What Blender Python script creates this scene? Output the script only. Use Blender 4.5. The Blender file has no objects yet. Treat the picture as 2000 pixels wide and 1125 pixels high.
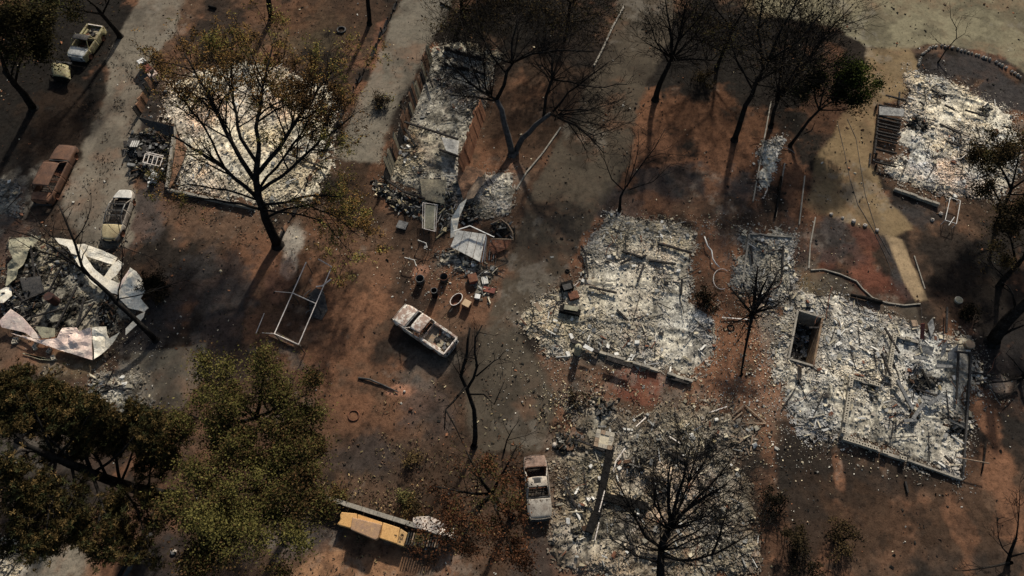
import bpy, bmesh, math, random
import numpy as np
from mathutils import Vector, Matrix
R = math.radians
SC = bpy.context.scene
COL = SC.collection
# ------------------------------------------------------------ camera, sky, sun, exposure
H = 50.0; TILT = R(27.3); FPX = 1333.0
cam = bpy.data.cameras.new('camera'); camo = bpy.data.objects.new('camera', cam); COL.objects.link(camo)
camo.location = (0, 0, H); camo.rotation_euler = (TILT, 0, 0)
cam.sensor_width = 36; cam.lens = 36*FPX/2000; cam.clip_start = 0.5; cam.clip_end = 3000
SC.camera = camo
SUN_EL = R(31)
def P(px, py, h=0.0):
    a = (px-1000)/FPX; b = (562.5-py)/FPX
    ct, st = math.cos(TILT), math.sin(TILT)
    dx, dy, dz = a, b*ct+st, b*st-ct
    t = (h-H)/dz
    return Vector((dx*t, dy*t, h))
_s = P(430, 715)-P(545, 485)
SHD = Vector((_s.x, _s.y, 0)).normalized()            # where shadows fall
sun_az = math.atan2(-SHD.x, -SHD.y)                   # clockwise from +Y
w = bpy.data.worlds.new("World"); SC.world = w; w.use_nodes = True
nt = w.node_tree
sky = nt.nodes.new('ShaderNodeTexSky'); sky.sky_type = 'NISHITA'; sky.sun_disc = False
sky.sun_elevation = SUN_EL; sky.sun_rotation = sun_az; sky.dust_density = 3.0; sky.air_density = 1.2
nt.links.new(sky.outputs[0], nt.nodes['Background'].inputs[0])
nt.nodes['Background'].inputs[1].default_value = 0.078
sl = bpy.data.lights.new('sun', 'SUN'); sl.energy = 5.0; sl.angle = R(2.2); sl.color = (1.0, 0.925, 0.82)
so = bpy.data.objects.new('sun', sl); COL.objects.link(so)
sd = Vector((SHD.x*math.cos(SUN_EL), SHD.y*math.cos(SUN_EL), -math.sin(SUN_EL)))
so.rotation_euler = sd.to_track_quat('-Z', 'Y').to_euler(); so.location = (0, 0, 60)
SC.view_settings.view_transform = 'Standard'; SC.view_settings.look = 'None'
SC.view_settings.exposure = 0.2; SC.view_settings.gamma = 1.0; SC.view_settings.use_curve_mapping = False
random.seed(7); RNG = np.random.default_rng(11)

# ------------------------------------------------------------ helpers
def link(o): COL.objects.link(o); return o
def tag(o, label=None, cat=None, group=None, kind=None):
    if label: o['label'] = label
    if cat: o['category'] = cat
    if group: o['group'] = group
    if kind: o['kind'] = kind
    return o
def thing(name, label, cat, loc=(0, 0, 0), rz=0.0, group=None):
    o = bpy.data.objects.new(name, None); link(o)
    o.location = loc; o.rotation_euler = (0, 0, rz); o.empty_display_size = 0.3
    return tag(o, label, cat, group)
def root_of(p):
    while p.parent: p = p.parent
    return p
def npmesh(name, V, F, mat, parent=None, col=None, smooth=False, rel=True, fcol=None):
    """V (n,3) absolute world, F (m,k) int; col per vertex or fcol per face"""
    V = np.asarray(V, dtype=np.float32).copy(); F = np.asarray(F, dtype=np.int32)
    if parent is not None and rel: V -= np.array(root_of(parent).location, dtype=np.float32)
    me = bpy.data.meshes.new(name); k = F.shape[1]; m = len(F)
    me.vertices.add(len(V)); me.vertices.foreach_set('co', V.ravel())
    me.loops.add(m*k); me.loops.foreach_set('vertex_index', F.ravel())
    me.polygons.add(m); me.polygons.foreach_set('loop_start', np.arange(0, m*k, k, dtype=np.int32))
    me.polygons.foreach_set('use_smooth', np.full(m, smooth))
    me.update(calc_edges=True)
    if fcol is not None:
        col = None; at = me.color_attributes.new('Col', 'FLOAT_COLOR', 'CORNER')
        c = np.ones((m, k, 4), dtype=np.float32); c[:, :, :3] = fcol[:, None, :]; at.data.foreach_set('color', c.ravel())
    if col is not None:
        at = me.color_attributes.new('Col', 'FLOAT_COLOR', 'POINT')
        c = np.ones((len(V), 4), dtype=np.float32); c[:, :3] = col; at.data.foreach_set('color', c.ravel())
    me.materials.append(mat)
    o = bpy.data.objects.new(name, me); link(o)
    if parent is not None: o.parent = parent
    return o
class MB:
    def __init__(s): s.v = []; s.f = []
    def add(s, vs, fs):
        n = len(s.v); s.v += [tuple(v) for v in vs]; s.f += [tuple(i+n for i in f) for f in fs]; return s
    def box(s, c, size, rot=None):
        c = Vector(c); hx, hy, hz = size[0]/2, size[1]/2, size[2]/2
        vs = [Vector((x, y, z)) for x in (-hx, hx) for y in (-hy, hy) for z in (-hz, hz)]
        if rot is not None: vs = [rot @ v for v in vs]
        return s.add([c+v for v in vs], [(0,1,3,2),(4,6,7,5),(0,4,5,1),(2,3,7,6),(0,2,6,4),(1,5,7,3)])
    def beam(s, a, b, wd, ht=None, roll=0.0):
        a, b = Vector(a), Vector(b); ht = ht or wd
        d = (b-a); L = d.length
        if L < 1e-5: return s
        q = d.to_track_quat('X', 'Z').to_matrix() @ Matrix.Rotation(roll, 3, 'X')
        return s.box((a+b)/2, (L, wd, ht), q)
    def tube(s, pts, rs, n=6, cap=True):
        m = len(pts); base = len(s.v); prev = None
        for i in range(m):
            t = (pts[min(i+1, m-1)]-pts[max(i-1, 0)])
            if t.length < 1e-6: t = Vector((0, 0, 1))
            t.normalize()
            if prev is None: u = t.orthogonal().normalized()
            else:
                u = prev - t*prev.dot(t)
                u = u.normalized() if u.length > 1e-4 else t.orthogonal().normalized()
            prev = u; v = t.cross(u); r = rs[i] if hasattr(rs, '__len__') else rs; p = pts[i]
            for k in range(n):
                a = 6.28318*k/n; ca, sa = math.cos(a)*r, math.sin(a)*r
                s.v.append((p.x+u.x*ca+v.x*sa, p.y+u.y*ca+v.y*sa, p.z+u.z*ca+v.z*sa))
        for i in range(m-1):
            for k in range(n):
                a0 = base+i*n+k; a1 = base+i*n+(k+1) % n
                s.f.append((a0, a1, a1+n, a0+n))
        if cap and n >= 3:
            s.f.append(tuple(base+k for k in reversed(range(n)))); s.f.append(tuple(base+(m-1)*n+k for k in range(n)))
        return s
    def lathe(s, c, prof, n=16):
        c = Vector(c); base = len(s.v)
        for r, z in prof:
            for k in range(n):
                a = 6.28318*k/n; s.v.append((c.x+r*math.cos(a), c.y+r*math.sin(a), c.z+z))
        for i in range(len(prof)-1):
            for k in range(n):
                a0 = base+i*n+k; a1 = base+i*n+(k+1) % n
                s.f.append((a0, a1, a1+n, a0+n))
        return s
    def grid(s, fn, nu, nv):
        base = len(s.v)
        for i in range(nu):
            for j in range(nv): s.v.append(tuple(fn(i/(nu-1), j/(nv-1))))
        for i in range(nu-1):
            for j in range(nv-1):
                a = base+i*nv+j; s.f.append((a, a+nv, a+nv+1, a+1))
        return s
    def build(s, name, mat, parent=None, smooth=False, local=False, solid=0.0, bevel=0.0):
        me = bpy.data.meshes.new(name)
        if parent is not None and not local:
            L = root_of(parent).location; vs = [(v[0]-L.x, v[1]-L.y, v[2]-L.z) for v in s.v]
        else: vs = s.v
        me.from_pydata(vs, [], s.f); me.update()
        if smooth: me.polygons.foreach_set('use_smooth', [True]*len(me.polygons))
        me.materials.append(mat)
        o = bpy.data.objects.new(name, me); link(o)
        if parent is not None: o.parent = parent
        if solid:
            md = o.modifiers.new('solid', 'SOLIDIFY'); md.thickness = solid; md.offset = 0
        if bevel:
            md = o.modifiers.new('bevel', 'BEVEL'); md.width = bevel; md.segments = 2
        return o

# ---- numpy noise
def vnoise(x, y, seed=0):
    xi = np.floor(x).astype(np.int64); yi = np.floor(y).astype(np.int64); fx = x-xi; fy = y-yi
    fx = fx*fx*(3-2*fx); fy = fy*fy*(3-2*fy)
    def h(a, b):
        n = (a*374761393 + b*668265263 + seed*974634777) & 0xffffffff
        n = ((n ^ (n >> 13))*1274126177) & 0xffffffff; n = n ^ (n >> 16)
        return (n & 0xffffff)/16777215.0
    a = h(xi, yi); b = h(xi+1, yi); c = h(xi, yi+1); d = h(xi+1, yi+1)
    return (a*(1-fx)+b*fx)*(1-fy)+(c*(1-fx)+d*fx)*fy
def fbm(x, y, sc, oct=4, seed=0, gain=0.5):
    """0..1, sc = size in metres of the largest lump"""
    t = 0; amp = 1; tot = 0; f = 1.0/sc
    for i in range(oct):
        t = t+amp*vnoise(x*f+17.3*i, y*f-9.1*i, seed+i*31); tot += amp; amp *= gain; f *= 2.03
    return t/tot
def sstep(a, b, x): t = np.clip((x-a)/(b-a), 0, 1); return t*t*(3-2*t)
def sdf(poly, X, Y):
    """signed distance to world polygon, negative inside"""
    n = len(poly); d = np.full(X.shape, 1e9); ins = np.zeros(X.shape, bool)
    for i in range(n):
        ax, ay = poly[i]; bx, by = poly[(i+1) % n]
        ex, ey = bx-ax, by-ay; wx, wy = X-ax, Y-ay
        t = np.clip((wx*ex+wy*ey)/(ex*ex+ey*ey+1e-12), 0, 1)
        d = np.minimum(d, (wx-ex*t)**2+(wy-ey*t)**2)
        c = ((ay > Y) != (by > Y)) & (X < (bx-ax)*(Y-ay)/((by-ay) if abs(by-ay) > 1e-9 else 1e-9)+ax)
        ins ^= c
    d = np.sqrt(d); return np.where(ins, -d, d)
def WP(pts): return [(P(x, y).x, P(x, y).y) for x, y in pts]

# ---- materials
def newmat(name):
    m = bpy.data.materials.new(name); m.use_nodes = True; return m, m.node_tree, m.node_tree.nodes['Principled BSDF']
def N(nt, t, **kw):
    n = nt.nodes.new(t)
    for k, v in kw.items(): setattr(n, k, v)
    return n
def noise_node(nt, co, scale, detail=6, rough=0.6, dist=0.0):
    n = N(nt, 'ShaderNodeTexNoise'); n.inputs['Scale'].default_value = scale; n.inputs['Detail'].default_value = detail
    n.inputs['Roughness'].default_value = rough; n.inputs['Distortion'].default_value = dist
    nt.links.new(co, n.inputs['Vector']); return n.outputs['Fac']
def ramp(nt, fac, a, b, ca=(0, 0, 0, 1), cb=(1, 1, 1, 1)):
    r = N(nt, 'ShaderNodeValToRGB'); r.color_ramp.elements[0].position = a; r.color_ramp.elements[1].position = b
    r.color_ramp.elements[0].color = ca; r.color_ramp.elements[1].color = cb; nt.links.new(fac, r.inputs[0]); return r.outputs[0]
def mixc(nt, fac, a, b, mode='MIX'):
    m = N(nt, 'ShaderNodeMix', data_type='RGBA', blend_type=mode)
    for s, v in ((m.inputs[0], fac), (m.inputs[6], a), (m.inputs[7], b)):
        if hasattr(v, 'is_output'): nt.links.new(v, s)
        elif isinstance(v, (int, float)): s.default_value = v
        else: s.default_value = (*v, 1)
    return m.outputs[2]
def bump(nt, bsdf, h, strength=0.5, dist=0.03):
    b = N(nt, 'ShaderNodeBump'); b.inputs['Strength'].default_value = strength; b.inputs['Distance'].default_value = dist
    nt.links.new(h, b.inputs['Height']); nt.links.new(b.outputs[0], bsdf.inputs['Normal'])
def mat3(name, c1, c2, c3=None, scale=3.0, rough=0.85, bmp=0.3, metal=0.0, lo=0.4, hi=0.6, spec=0.2):
    m, nt, b = newmat(name); co = N(nt, 'ShaderNodeTexCoord').outputs['Object']
    n1 = noise_node(nt, co, scale, 8, 0.65, 0.3)
    c = mixc(nt, ramp(nt, n1, lo, hi), c1, c2)
    if c3 is not None:
        n2 = noise_node(nt, co, scale*2.7, 6, 0.7); c = mixc(nt, ramp(nt, n2, 0.56, 0.66), c, c3)
    n3 = noise_node(nt, co, scale*9, 4, 0.6); c = mixc(nt, 1.0, c, ramp(nt, n3, 0.2, 0.8, (.6, .6, .6, 1), (1.25, 1.25, 1.25, 1)), 'MULTIPLY')
    nt.links.new(c, b.inputs['Base Color']); b.inputs['Roughness'].default_value = rough; b.inputs['Metallic'].default_value = metal
    b.inputs['Specular IOR Level'].default_value = spec
    if bmp: bump(nt, b, n3, bmp, 0.02)
    return m
def vmat(name, rough=0.95, fine=1.0, specks=0.0, bmp=0.6, flecks=0):
    """albedo from the 'Col' attribute, broken up by fine grain"""
    m, nt, b = newmat(name); co = N(nt, 'ShaderNodeTexCoord').outputs['Object']
    at = N(nt, 'ShaderNodeAttribute'); at.attribute_name = 'Col'; c = at.outputs['Color']
    if fine:
        n1 = noise_node(nt, co, 1.7, 9, 0.72); n2 = noise_node(nt, co, 9.0, 6, 0.7)
        c = mixc(nt, fine, c, ramp(nt, n1, 0.3, 0.72, (.5, .5, .5, 1), (1.5, 1.48, 1.42, 1)), 'MULTIPLY')
        c = mixc(nt, fine, c, ramp(nt, n2, 0.3, 0.7, (.66, .66, .66, 1), (1.34, 1.34, 1.34, 1)), 'MULTIPLY')
        if specks:
            n3 = noise_node(nt, co, 3.6, 9, 0.74, .4); c = mixc(nt, fine, c, ramp(nt, n3, .50, .60, (1.12, 1.1, 1.08, 1), (.50, .49, .48, 1)), 'MULTIPLY')
            n4 = noise_node(nt, co, 6.5, 5, 0.8); c = mixc(nt, ramp(nt, n4, .64, .72, (0, 0, 0, 1), (.35, .35, .35, 1)), c, (.17, .15, .12))
        if flecks:
            for sc_, lo_, hi_ in ((5.0, .74, 1.26), (11.0, .72, 1.30)):
                v = N(nt, 'ShaderNodeTexVoronoi'); v.inputs['Scale'].default_value = sc_; v.inputs['Randomness'].default_value = 1; nt.links.new(co, v.inputs['Vector'])
                sp = N(nt, 'ShaderNodeSeparateColor'); nt.links.new(v.outputs['Color'], sp.inputs[0])
                c = mixc(nt, 1.0, c, ramp(nt, sp.outputs[0], 0.0, 1.0, (lo_, lo_, lo_, 1), (hi_, hi_, hi_*.98, 1)), 'MULTIPLY')
        if specks:
            v = N(nt, 'ShaderNodeTexVoronoi'); v.inputs['Scale'].default_value = 3.1; nt.links.new(co, v.inputs['Vector'])
            f = ramp(nt, v.outputs['Distance'], 0.05, 0.10, (1, 1, 1, 1), (0, 0, 0, 1))
            g = ramp(nt, noise_node(nt, co, 0.9, 3), 0.5, 0.62); f2 = mixc(nt, 1.0, f, g, 'MULTIPLY')
            sc = N(nt, 'ShaderNodeMath', operation='MULTIPLY'); nt.links.new(f2, sc.inputs[0]); sc.inputs[1].default_value = specks
            c = mixc(nt, sc.outputs[0], c, (.33, .31, .26))
        bump(nt, b, n2, bmp, 0.05)
    nt.links.new(c, b.inputs['Base Color']); b.inputs['Roughness'].default_value = rough
    b.inputs['Specular IOR Level'].default_value = 0.0
    return m
M = {}
M['ground'] = vmat('charred_soil', fine=.62, specks=0.3)
M['paving'] = vmat('paving', fine=.42, specks=0.15, bmp=0.2)
M['ash'] = vmat('ash_rubble', bmp=0.55, flecks=1)
M['shard'] = vmat('rubble_pieces', fine=0.0)
M['leaf'] = vmat('foliage', rough=0.7, fine=0.0)
M['bark'] = mat3('charred_bark', (.010, .009, .008), (.022, .020, .018), (.045, .04, .036), 2.5, 0.95, 0.5, spec=0)
M['bark_grey'] = mat3('ashy_bark', (.04, .038, .036), (.085, .08, .075), (.02, .02, .02), 2.5, 0.95, 0.5)
M['twig'] = mat3('burnt_twigs', (.010, .009, .008), (.020, .017, .015), None, 2.0, 0.95, 0, spec=0)
M['twig_brown'] = mat3('brown_twigs', (.018, .013, .009), (.032, .023, .016), None, 2.0, 0.95, 0, spec=0)
M['char'] = mat3('charred_wood', (.012, .011, .010), (.035, .03, .027), (.10, .095, .09), 4, 0.95, 0.5)
M['brown_wood'] = mat3('scorched_board', (.24, .13, .075), (.10, .06, .038), (.03, .024, .018), 2.2, 0.9, 0.5)
M['tan_wood'] = mat3('bare_plank', (.30, .22, .15), (.18, .13, .09), None, 4, 0.9, 0.3)
M['grey_metal'] = mat3('burnt_grey_metal', (.20, .20, .19), (.09, .09, .09), (.35, .34, .31), 3, 0.7, 0.3, 0.2)
M['dark_metal'] = mat3('sooty_metal', (.03, .03, .03), (.06, .055, .05), (.12, .11, .1), 3, 0.7, 0.3, 0.2)
M['rust'] = mat3('rusty_metal', (.16, .065, .035), (.075, .035, .022), (.24, .14, .09), 3, 0.85, 0.4)
M['cream_sheet'] = mat3('cream_sheet_metal', (.88, .82, .68), (.80, .72, .56), (.55, .48, .36), 0.9, 0.5, 0.1)
M['pink_sheet'] = mat3('pinkish_sheet_metal', (.86, .64, .54), (.82, .68, .56), (.55, .40, .32), 0.9, 0.5, 0.1)
M['olive_sheet'] = mat3('dull_olive_sheet_metal', (.34, .32, .22), (.22, .20, .14), (.12, .10, .07), 1.4, 0.6, 0.2)
M['white_sheet'] = mat3('ash_white_sheet_metal', (.60, .58, .52), (.42, .41, .37), (.14, .12, .10), 2.2, 0.6, 0.2)
M['white'] = mat3('white_enamel', (.75, .74, .70), (.55, .54, .50), (.25, .22, .19), 5, 0.6, 0.1)
M['pipe'] = mat3('pale_pipe', (.80, .73, .65), (.62, .55, .48), (.35, .28, .24), 3, 0.6, 0.1)
M['concrete'] = mat3('concrete', (.30, .27, .22), (.20, .185, .155), (.10, .09, .08), 2.0, 0.9, 0.4)
M['block'] = mat3('concrete_block', (.40, .36, .28), (.30, .265, .21), (.46, .42, .35), 2.5, 0.95, 0.4)
M['rock'] = mat3('pale_rock', (.42, .37, .32), (.28, .25, .21), None, 5, 0.95, 0.5)
M['black'] = mat3('soot', (.008, .008, .008), (.018, .017, .016), None, 4, 0.95, 0.3, spec=.02)
M['red'] = mat3('faded_red', (.20, .055, .036), (.12, .04, .03), (.26, .13, .10), 3, 0.7, 0.2)
M['yellow'] = mat3('yellow_paint', (.56, .33, .13), (.50, .29, .11), (.40, .22, .09), 1.6, 0.6, 0.15)
M['tan_lid'] = mat3('scorched_tan_paint', (.36, .22, .12), (.28, .18, .12), (.42, .27, .13), 1.6, 0.7, 0.2)
M['ink'] = mat3('dark_marking', (.05, .035, .02), (.08, .05, .03), None, 5, 0.8, 0)
# ------------------------------------------------------------ ground, roads, paving (one height field, split by surface)
SOIL = np.array((.172, .088, .052)); BROWN = np.array((.088, .056, .038)); CHAR = np.array((.024, .020, .017))
OLIVE = np.array((.085, .066, .040)); PAVE = np.array((.170, .150, .118)); PAVED = np.array((.068, .057, .043))
TAN = np.array((.215, .157, .088)); ROAD = np.array((.205, .185, .122)); ASHC = np.array((.36, .33, .28)); COAL = np.array((.038, .035, .034))
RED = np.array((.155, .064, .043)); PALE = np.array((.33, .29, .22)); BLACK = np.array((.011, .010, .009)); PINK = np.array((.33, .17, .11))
ROADS = [
 ('road', [(1470, -40), (2040, -40), (2040, 170), (1960, 112), (1900, 96), (1830, 84), (1770, 96), (1690, 92), (1640, 55), (1560, 40), (1480, 22)], ROAD, .9),
 ('gravel_driveway', [(1690, 92), (1775, 96), (1795, 125), (1768, 190), (1712, 205), (1700, 320), (1735, 385), (1790, 450), (1745, 466), (1690, 445), (1620, 418), (1572, 405), (1600, 300), (1650, 225), (1690, 170)], TAN, .8),
 ('driveway', [(285, -30), (372, -30), (348, 55), (300, 120), (275, 215), (262, 330), (262, 400), (250, 485), (170, 482), (120, 400), (158, 295), (205, 185), (212, 112)], PAVE, .9),
 ('driveway', [(795, -30), (892, -30), (872, 45), (838, 85), (800, 175), (768, 225), (742, 320), (690, 315), (655, 300), (700, 190), (732, 130), (752, 80)], PAVE*np.array((.95, .97, .98)), .85),
 ('driveway', [(1215, -30), (1330, -30), (1295, 110), (1245, 200), (1232, 320), (1175, 400), (1118, 500), (1045, 600), (1010, 640), (1060, 720), (1095, 810), (1050, 880), (920, 880), (905, 760), (965, 590), (1010, 470), (1040, 370), (1120, 220), (1190, 80)], PAVED, .95),
 ('path', [(1728, 458), (1764, 467), (1784, 520), (1812, 585), (1790, 592), (1770, 560), (1748, 510)], np.array((.29, .215, .13)), .97),
 ('path', [(1582, 530), (1640, 540), (1700, 583), (1790, 600), (1800, 640), (1700, 628), (1650, 590), (1585, 560)], PAVED*1.35, .6),
 ('concrete_slab', [(255, 690), (400, 672), (398, 735), (352, 800), (290, 800), (262, 745)], PALE*.62, .55),
]
ZONES = [
 (980, 660, 40, 120, PAVED, .6), (1240, 765, 60, 26, RED, .9), (1420, 640, 26, 80, SOIL*1.1, .6),
 (1500, 640, 26, 80, ASHC*.55, .6), (1440, 770, 90, 40, np.array((.20, .125, .09)), .6), (1500, 780, 30, 60, np.array((.20, .13, .10)), .6), (1120, 770, 40, 30, ASHC*.4, .5), (1000, 340, 30, 30, ASHC*.5, .5), (1580, 590, 60, 26, ASHC*.5, .5), (1160, 700, 90, 14, ASHC*.5, .6), (1400, 470, 20, 60, ASHC*.4, .4), (1640, 860, 60, 14, ASHC*.35, .5),
 (110, 60, 150, 80, BLACK, .98), (60, 170, 150, 90, BLACK, .98), (130, 190, 70, 60, BLACK*1.2, .95), (60, 260, 90, 60, BLACK*1.6, .9), (190, 60, 60, 50, BLACK*1.3, .9), (0, 300, 60, 60, BLACK*2, .8), (150, 950, 200, 110, BLACK*2.4, .8), (300, 930, 60, 60, BROWN*.5, .8), (420, 30, 50, 60, BLACK*2, .7),  # px, py, rx, ry, colour, strength; left blacks: char plus painted tree shade
 (640, 600, 130, 130, SOIL, .8), (700, 820, 150, 90, SOIL*.72, .6), (560, 610, 70, 70, BROWN*.8, .7), (590, 590, 50, 80, CHAR, .5), (760, 740, 130, 50, SOIL*.75, .5),
 (820, 690, 80, 40, CHAR, .8), (780, 640, 60, 50, CHAR, .6), (740, 600, 40, 40, SOIL, .8), (820, 560, 60, 45, CHAR*1.2, .7), (690, 500, 120, 60, BROWN, .6), (930, 590, 60, 40, SOIL*.9, .6),  # first two: pickup's cast shadow painted into the soil colour
 (780, 900, 150, 60, CHAR*1.4, .6), (700, 890, 90, 40, COAL, .6), (900, 950, 120, 120, BROWN*.55, .8), (830, 800, 50, 60, COAL*1.5, .5),
 (830, 720, 60, 40, ASHC*.4, .3), (440, 440, 90, 50, BROWN*1.3, .7), (500, 500, 70, 50, SOIL*.9, .6), (400, 560, 90, 80, COAL, .8), (300, 640, 70, 60, COAL*1.3, .6), (430, 630, 60, 60, COAL*1.2, .7),
 (260, 430, 60, 60, COAL*1.6, .7), (150, 60, 160, 90, BLACK*1.6, .95), (60, 220, 130, 120, BLACK*1.4, .95), (100, 250, 60, 70, BROWN*.4, .5), (20, 380, 50, 50, ASHC*.42, .8), (10, 470, 60, 40, COAL, .7),  # BLACK entries: charred verge with tree shade painted in
 (480, 30, 150, 60, BROWN, .7), (600, 70, 90, 50, OLIVE, .5), (660, 30, 90, 50, BROWN*.7, .6), (520, 20, 80, 40, SOIL*.6, .5), (420, 60, 60, 60, BLACK*2, .8),
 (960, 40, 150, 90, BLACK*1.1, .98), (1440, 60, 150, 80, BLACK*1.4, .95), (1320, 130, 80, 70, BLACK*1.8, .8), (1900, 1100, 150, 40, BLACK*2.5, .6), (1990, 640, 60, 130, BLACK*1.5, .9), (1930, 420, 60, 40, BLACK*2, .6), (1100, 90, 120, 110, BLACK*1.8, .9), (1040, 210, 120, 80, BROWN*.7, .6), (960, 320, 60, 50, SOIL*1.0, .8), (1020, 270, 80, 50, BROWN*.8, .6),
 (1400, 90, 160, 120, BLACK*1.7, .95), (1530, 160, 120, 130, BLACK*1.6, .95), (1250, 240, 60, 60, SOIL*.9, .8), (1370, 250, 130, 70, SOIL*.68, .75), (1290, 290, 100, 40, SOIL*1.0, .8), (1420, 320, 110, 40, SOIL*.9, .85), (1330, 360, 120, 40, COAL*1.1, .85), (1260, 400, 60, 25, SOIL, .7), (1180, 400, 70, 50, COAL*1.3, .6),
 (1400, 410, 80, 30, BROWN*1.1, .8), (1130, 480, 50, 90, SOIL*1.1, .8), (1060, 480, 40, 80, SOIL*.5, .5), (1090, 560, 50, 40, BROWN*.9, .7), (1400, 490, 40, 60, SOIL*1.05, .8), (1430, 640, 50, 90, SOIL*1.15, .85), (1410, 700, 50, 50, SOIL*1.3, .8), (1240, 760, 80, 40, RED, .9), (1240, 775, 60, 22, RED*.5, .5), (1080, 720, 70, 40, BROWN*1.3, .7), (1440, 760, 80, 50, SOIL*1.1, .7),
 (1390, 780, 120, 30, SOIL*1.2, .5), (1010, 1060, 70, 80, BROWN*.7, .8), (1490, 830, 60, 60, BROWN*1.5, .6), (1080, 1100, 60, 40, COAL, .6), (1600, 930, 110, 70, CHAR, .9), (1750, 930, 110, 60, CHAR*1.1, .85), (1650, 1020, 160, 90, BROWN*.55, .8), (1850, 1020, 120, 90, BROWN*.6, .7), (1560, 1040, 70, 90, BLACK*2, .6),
 (1638, 920, 9, 40, SOIL*1.2, .8), (1725, 915, 8, 25, BROWN*1.6, .5), (1920, 800, 26, 90, SOIL*1.05, .85), (1960, 960, 36, 120, SOIL*1.0, .75), (1880, 1050, 24, 80, SOIL*1.0, .6), (1980, 820, 30, 60, BLACK*2, .7), (1500, 1000, 30, 80, SOIL*.8, .4), (1500, 870, 16, 60, SOIL*.9, .6),
 (1960, 700, 70, 90, COAL*.6, .95), (1900, 540, 110, 90, CHAR*.9, .95), (1850, 470, 110, 40, CHAR*1.1, .85), (1950, 500, 60, 60, BLACK*1.6, .9), (1900, 415, 70, 20, BROWN*.8, .6),
 (1620, 470, 40, 40, COAL*1.3, .85), (1660, 450, 60, 26, COAL*1.2, .7), (1690, 540, 40, 50, RED*.85, .85), (1690, 460, 24, 40, RED*.6, .7), (1610, 510, 40, 20, RED*.6, .7), (1745, 570, 60, 22, RED*.6, .6), (1650, 500, 40, 30, COAL, .6), (1745, 500, 18, 50, COAL*1.2, .8), (1770, 560, 22, 30, COAL*1.3, .5),
 (1580, 560, 40, 40, OLIVE*1.5, .7), (1560, 470, 26, 60, COAL*1.4, .6), (1560, 370, 30, 70, SOIL*.85, .8), (1610, 230, 40, 50, SOIL*.6, .5), (1850, 600, 40, 22, BROWN*1.4, .5), (1880, 130, 110, 36, COAL, .97), (1960, 190, 80, 36, COAL*1.1, .97), (1740, 410, 50, 30, COAL*1.2, .5), (1800, 420, 60, 30, COAL, .85), (1775, 330, 60, 60, BROWN, .7),
 (1730, 150, 40, 40, TAN*.9, .5), (1800, 96, 60, 10, BROWN*1.5, .6), (1500, 10, 60, 20, OLIVE*2.0, .7), (1450, 380, 30, 50, COAL*1.4, .6),
 (100, 1095, 90, 50, PAVE*1.1, .9), (10, 1100, 40, 50, ASHC, .9), (215, 1060, 40, 80, SOIL*.9, .7), (20, 700, 60, 40, BROWN*1.6, .6), (120, 720, 60, 30, OLIVE*1.6, .6), (100, 800, 120, 60, ASHC*.4, .4), (240, 760, 60, 50, ASHC*.6, .6), (60, 860, 80, 80, ASHC*.35, .4),
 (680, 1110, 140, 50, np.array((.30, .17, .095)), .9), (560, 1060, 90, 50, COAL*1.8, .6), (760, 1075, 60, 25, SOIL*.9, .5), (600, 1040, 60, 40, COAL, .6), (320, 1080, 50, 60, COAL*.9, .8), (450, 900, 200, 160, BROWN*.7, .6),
 (570, 470, 26, 26, ASHC*.9, .8), (563, 515, 16, 20, ASHC*1.1, .7), (545, 545, 22, 40, PINK*.7, .6), (775, 765, 34, 12, PINK*1.1, .7), (830, 525, 22, 14, PINK*1.1, .8), (850, 515, 30, 20, ASHC*.5, .4), (870, 540, 50, 30, SOIL, .4), (1955, 752, 20, 14, ASHC, .6),
 (735, 120, 12, 60, PINK*.6, .7), (700, 200, 14, 40, PINK*.5, .6), (610, 660, 40, 12, BROWN*1.6, .5), (1160, 745, 40, 30, BROWN*1.3, .6), (300, 200, 30, 60, COAL, .6), (1700, 590, 60, 14, PAVED*1.3, .5),
 (1020, 500, 26, 60, PAVED, .5), (460, 700, 50, 30, COAL*.8, .7), (640, 400, 60, 60, BROWN*.7, .6), (700, 360, 50, 60, BROWN*.5, .7), (330, 330, 40, 40, COAL, .7),
]
PIT = WP([(1557, 607), (1605, 622), (1587, 716), (1539, 702)])
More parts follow.
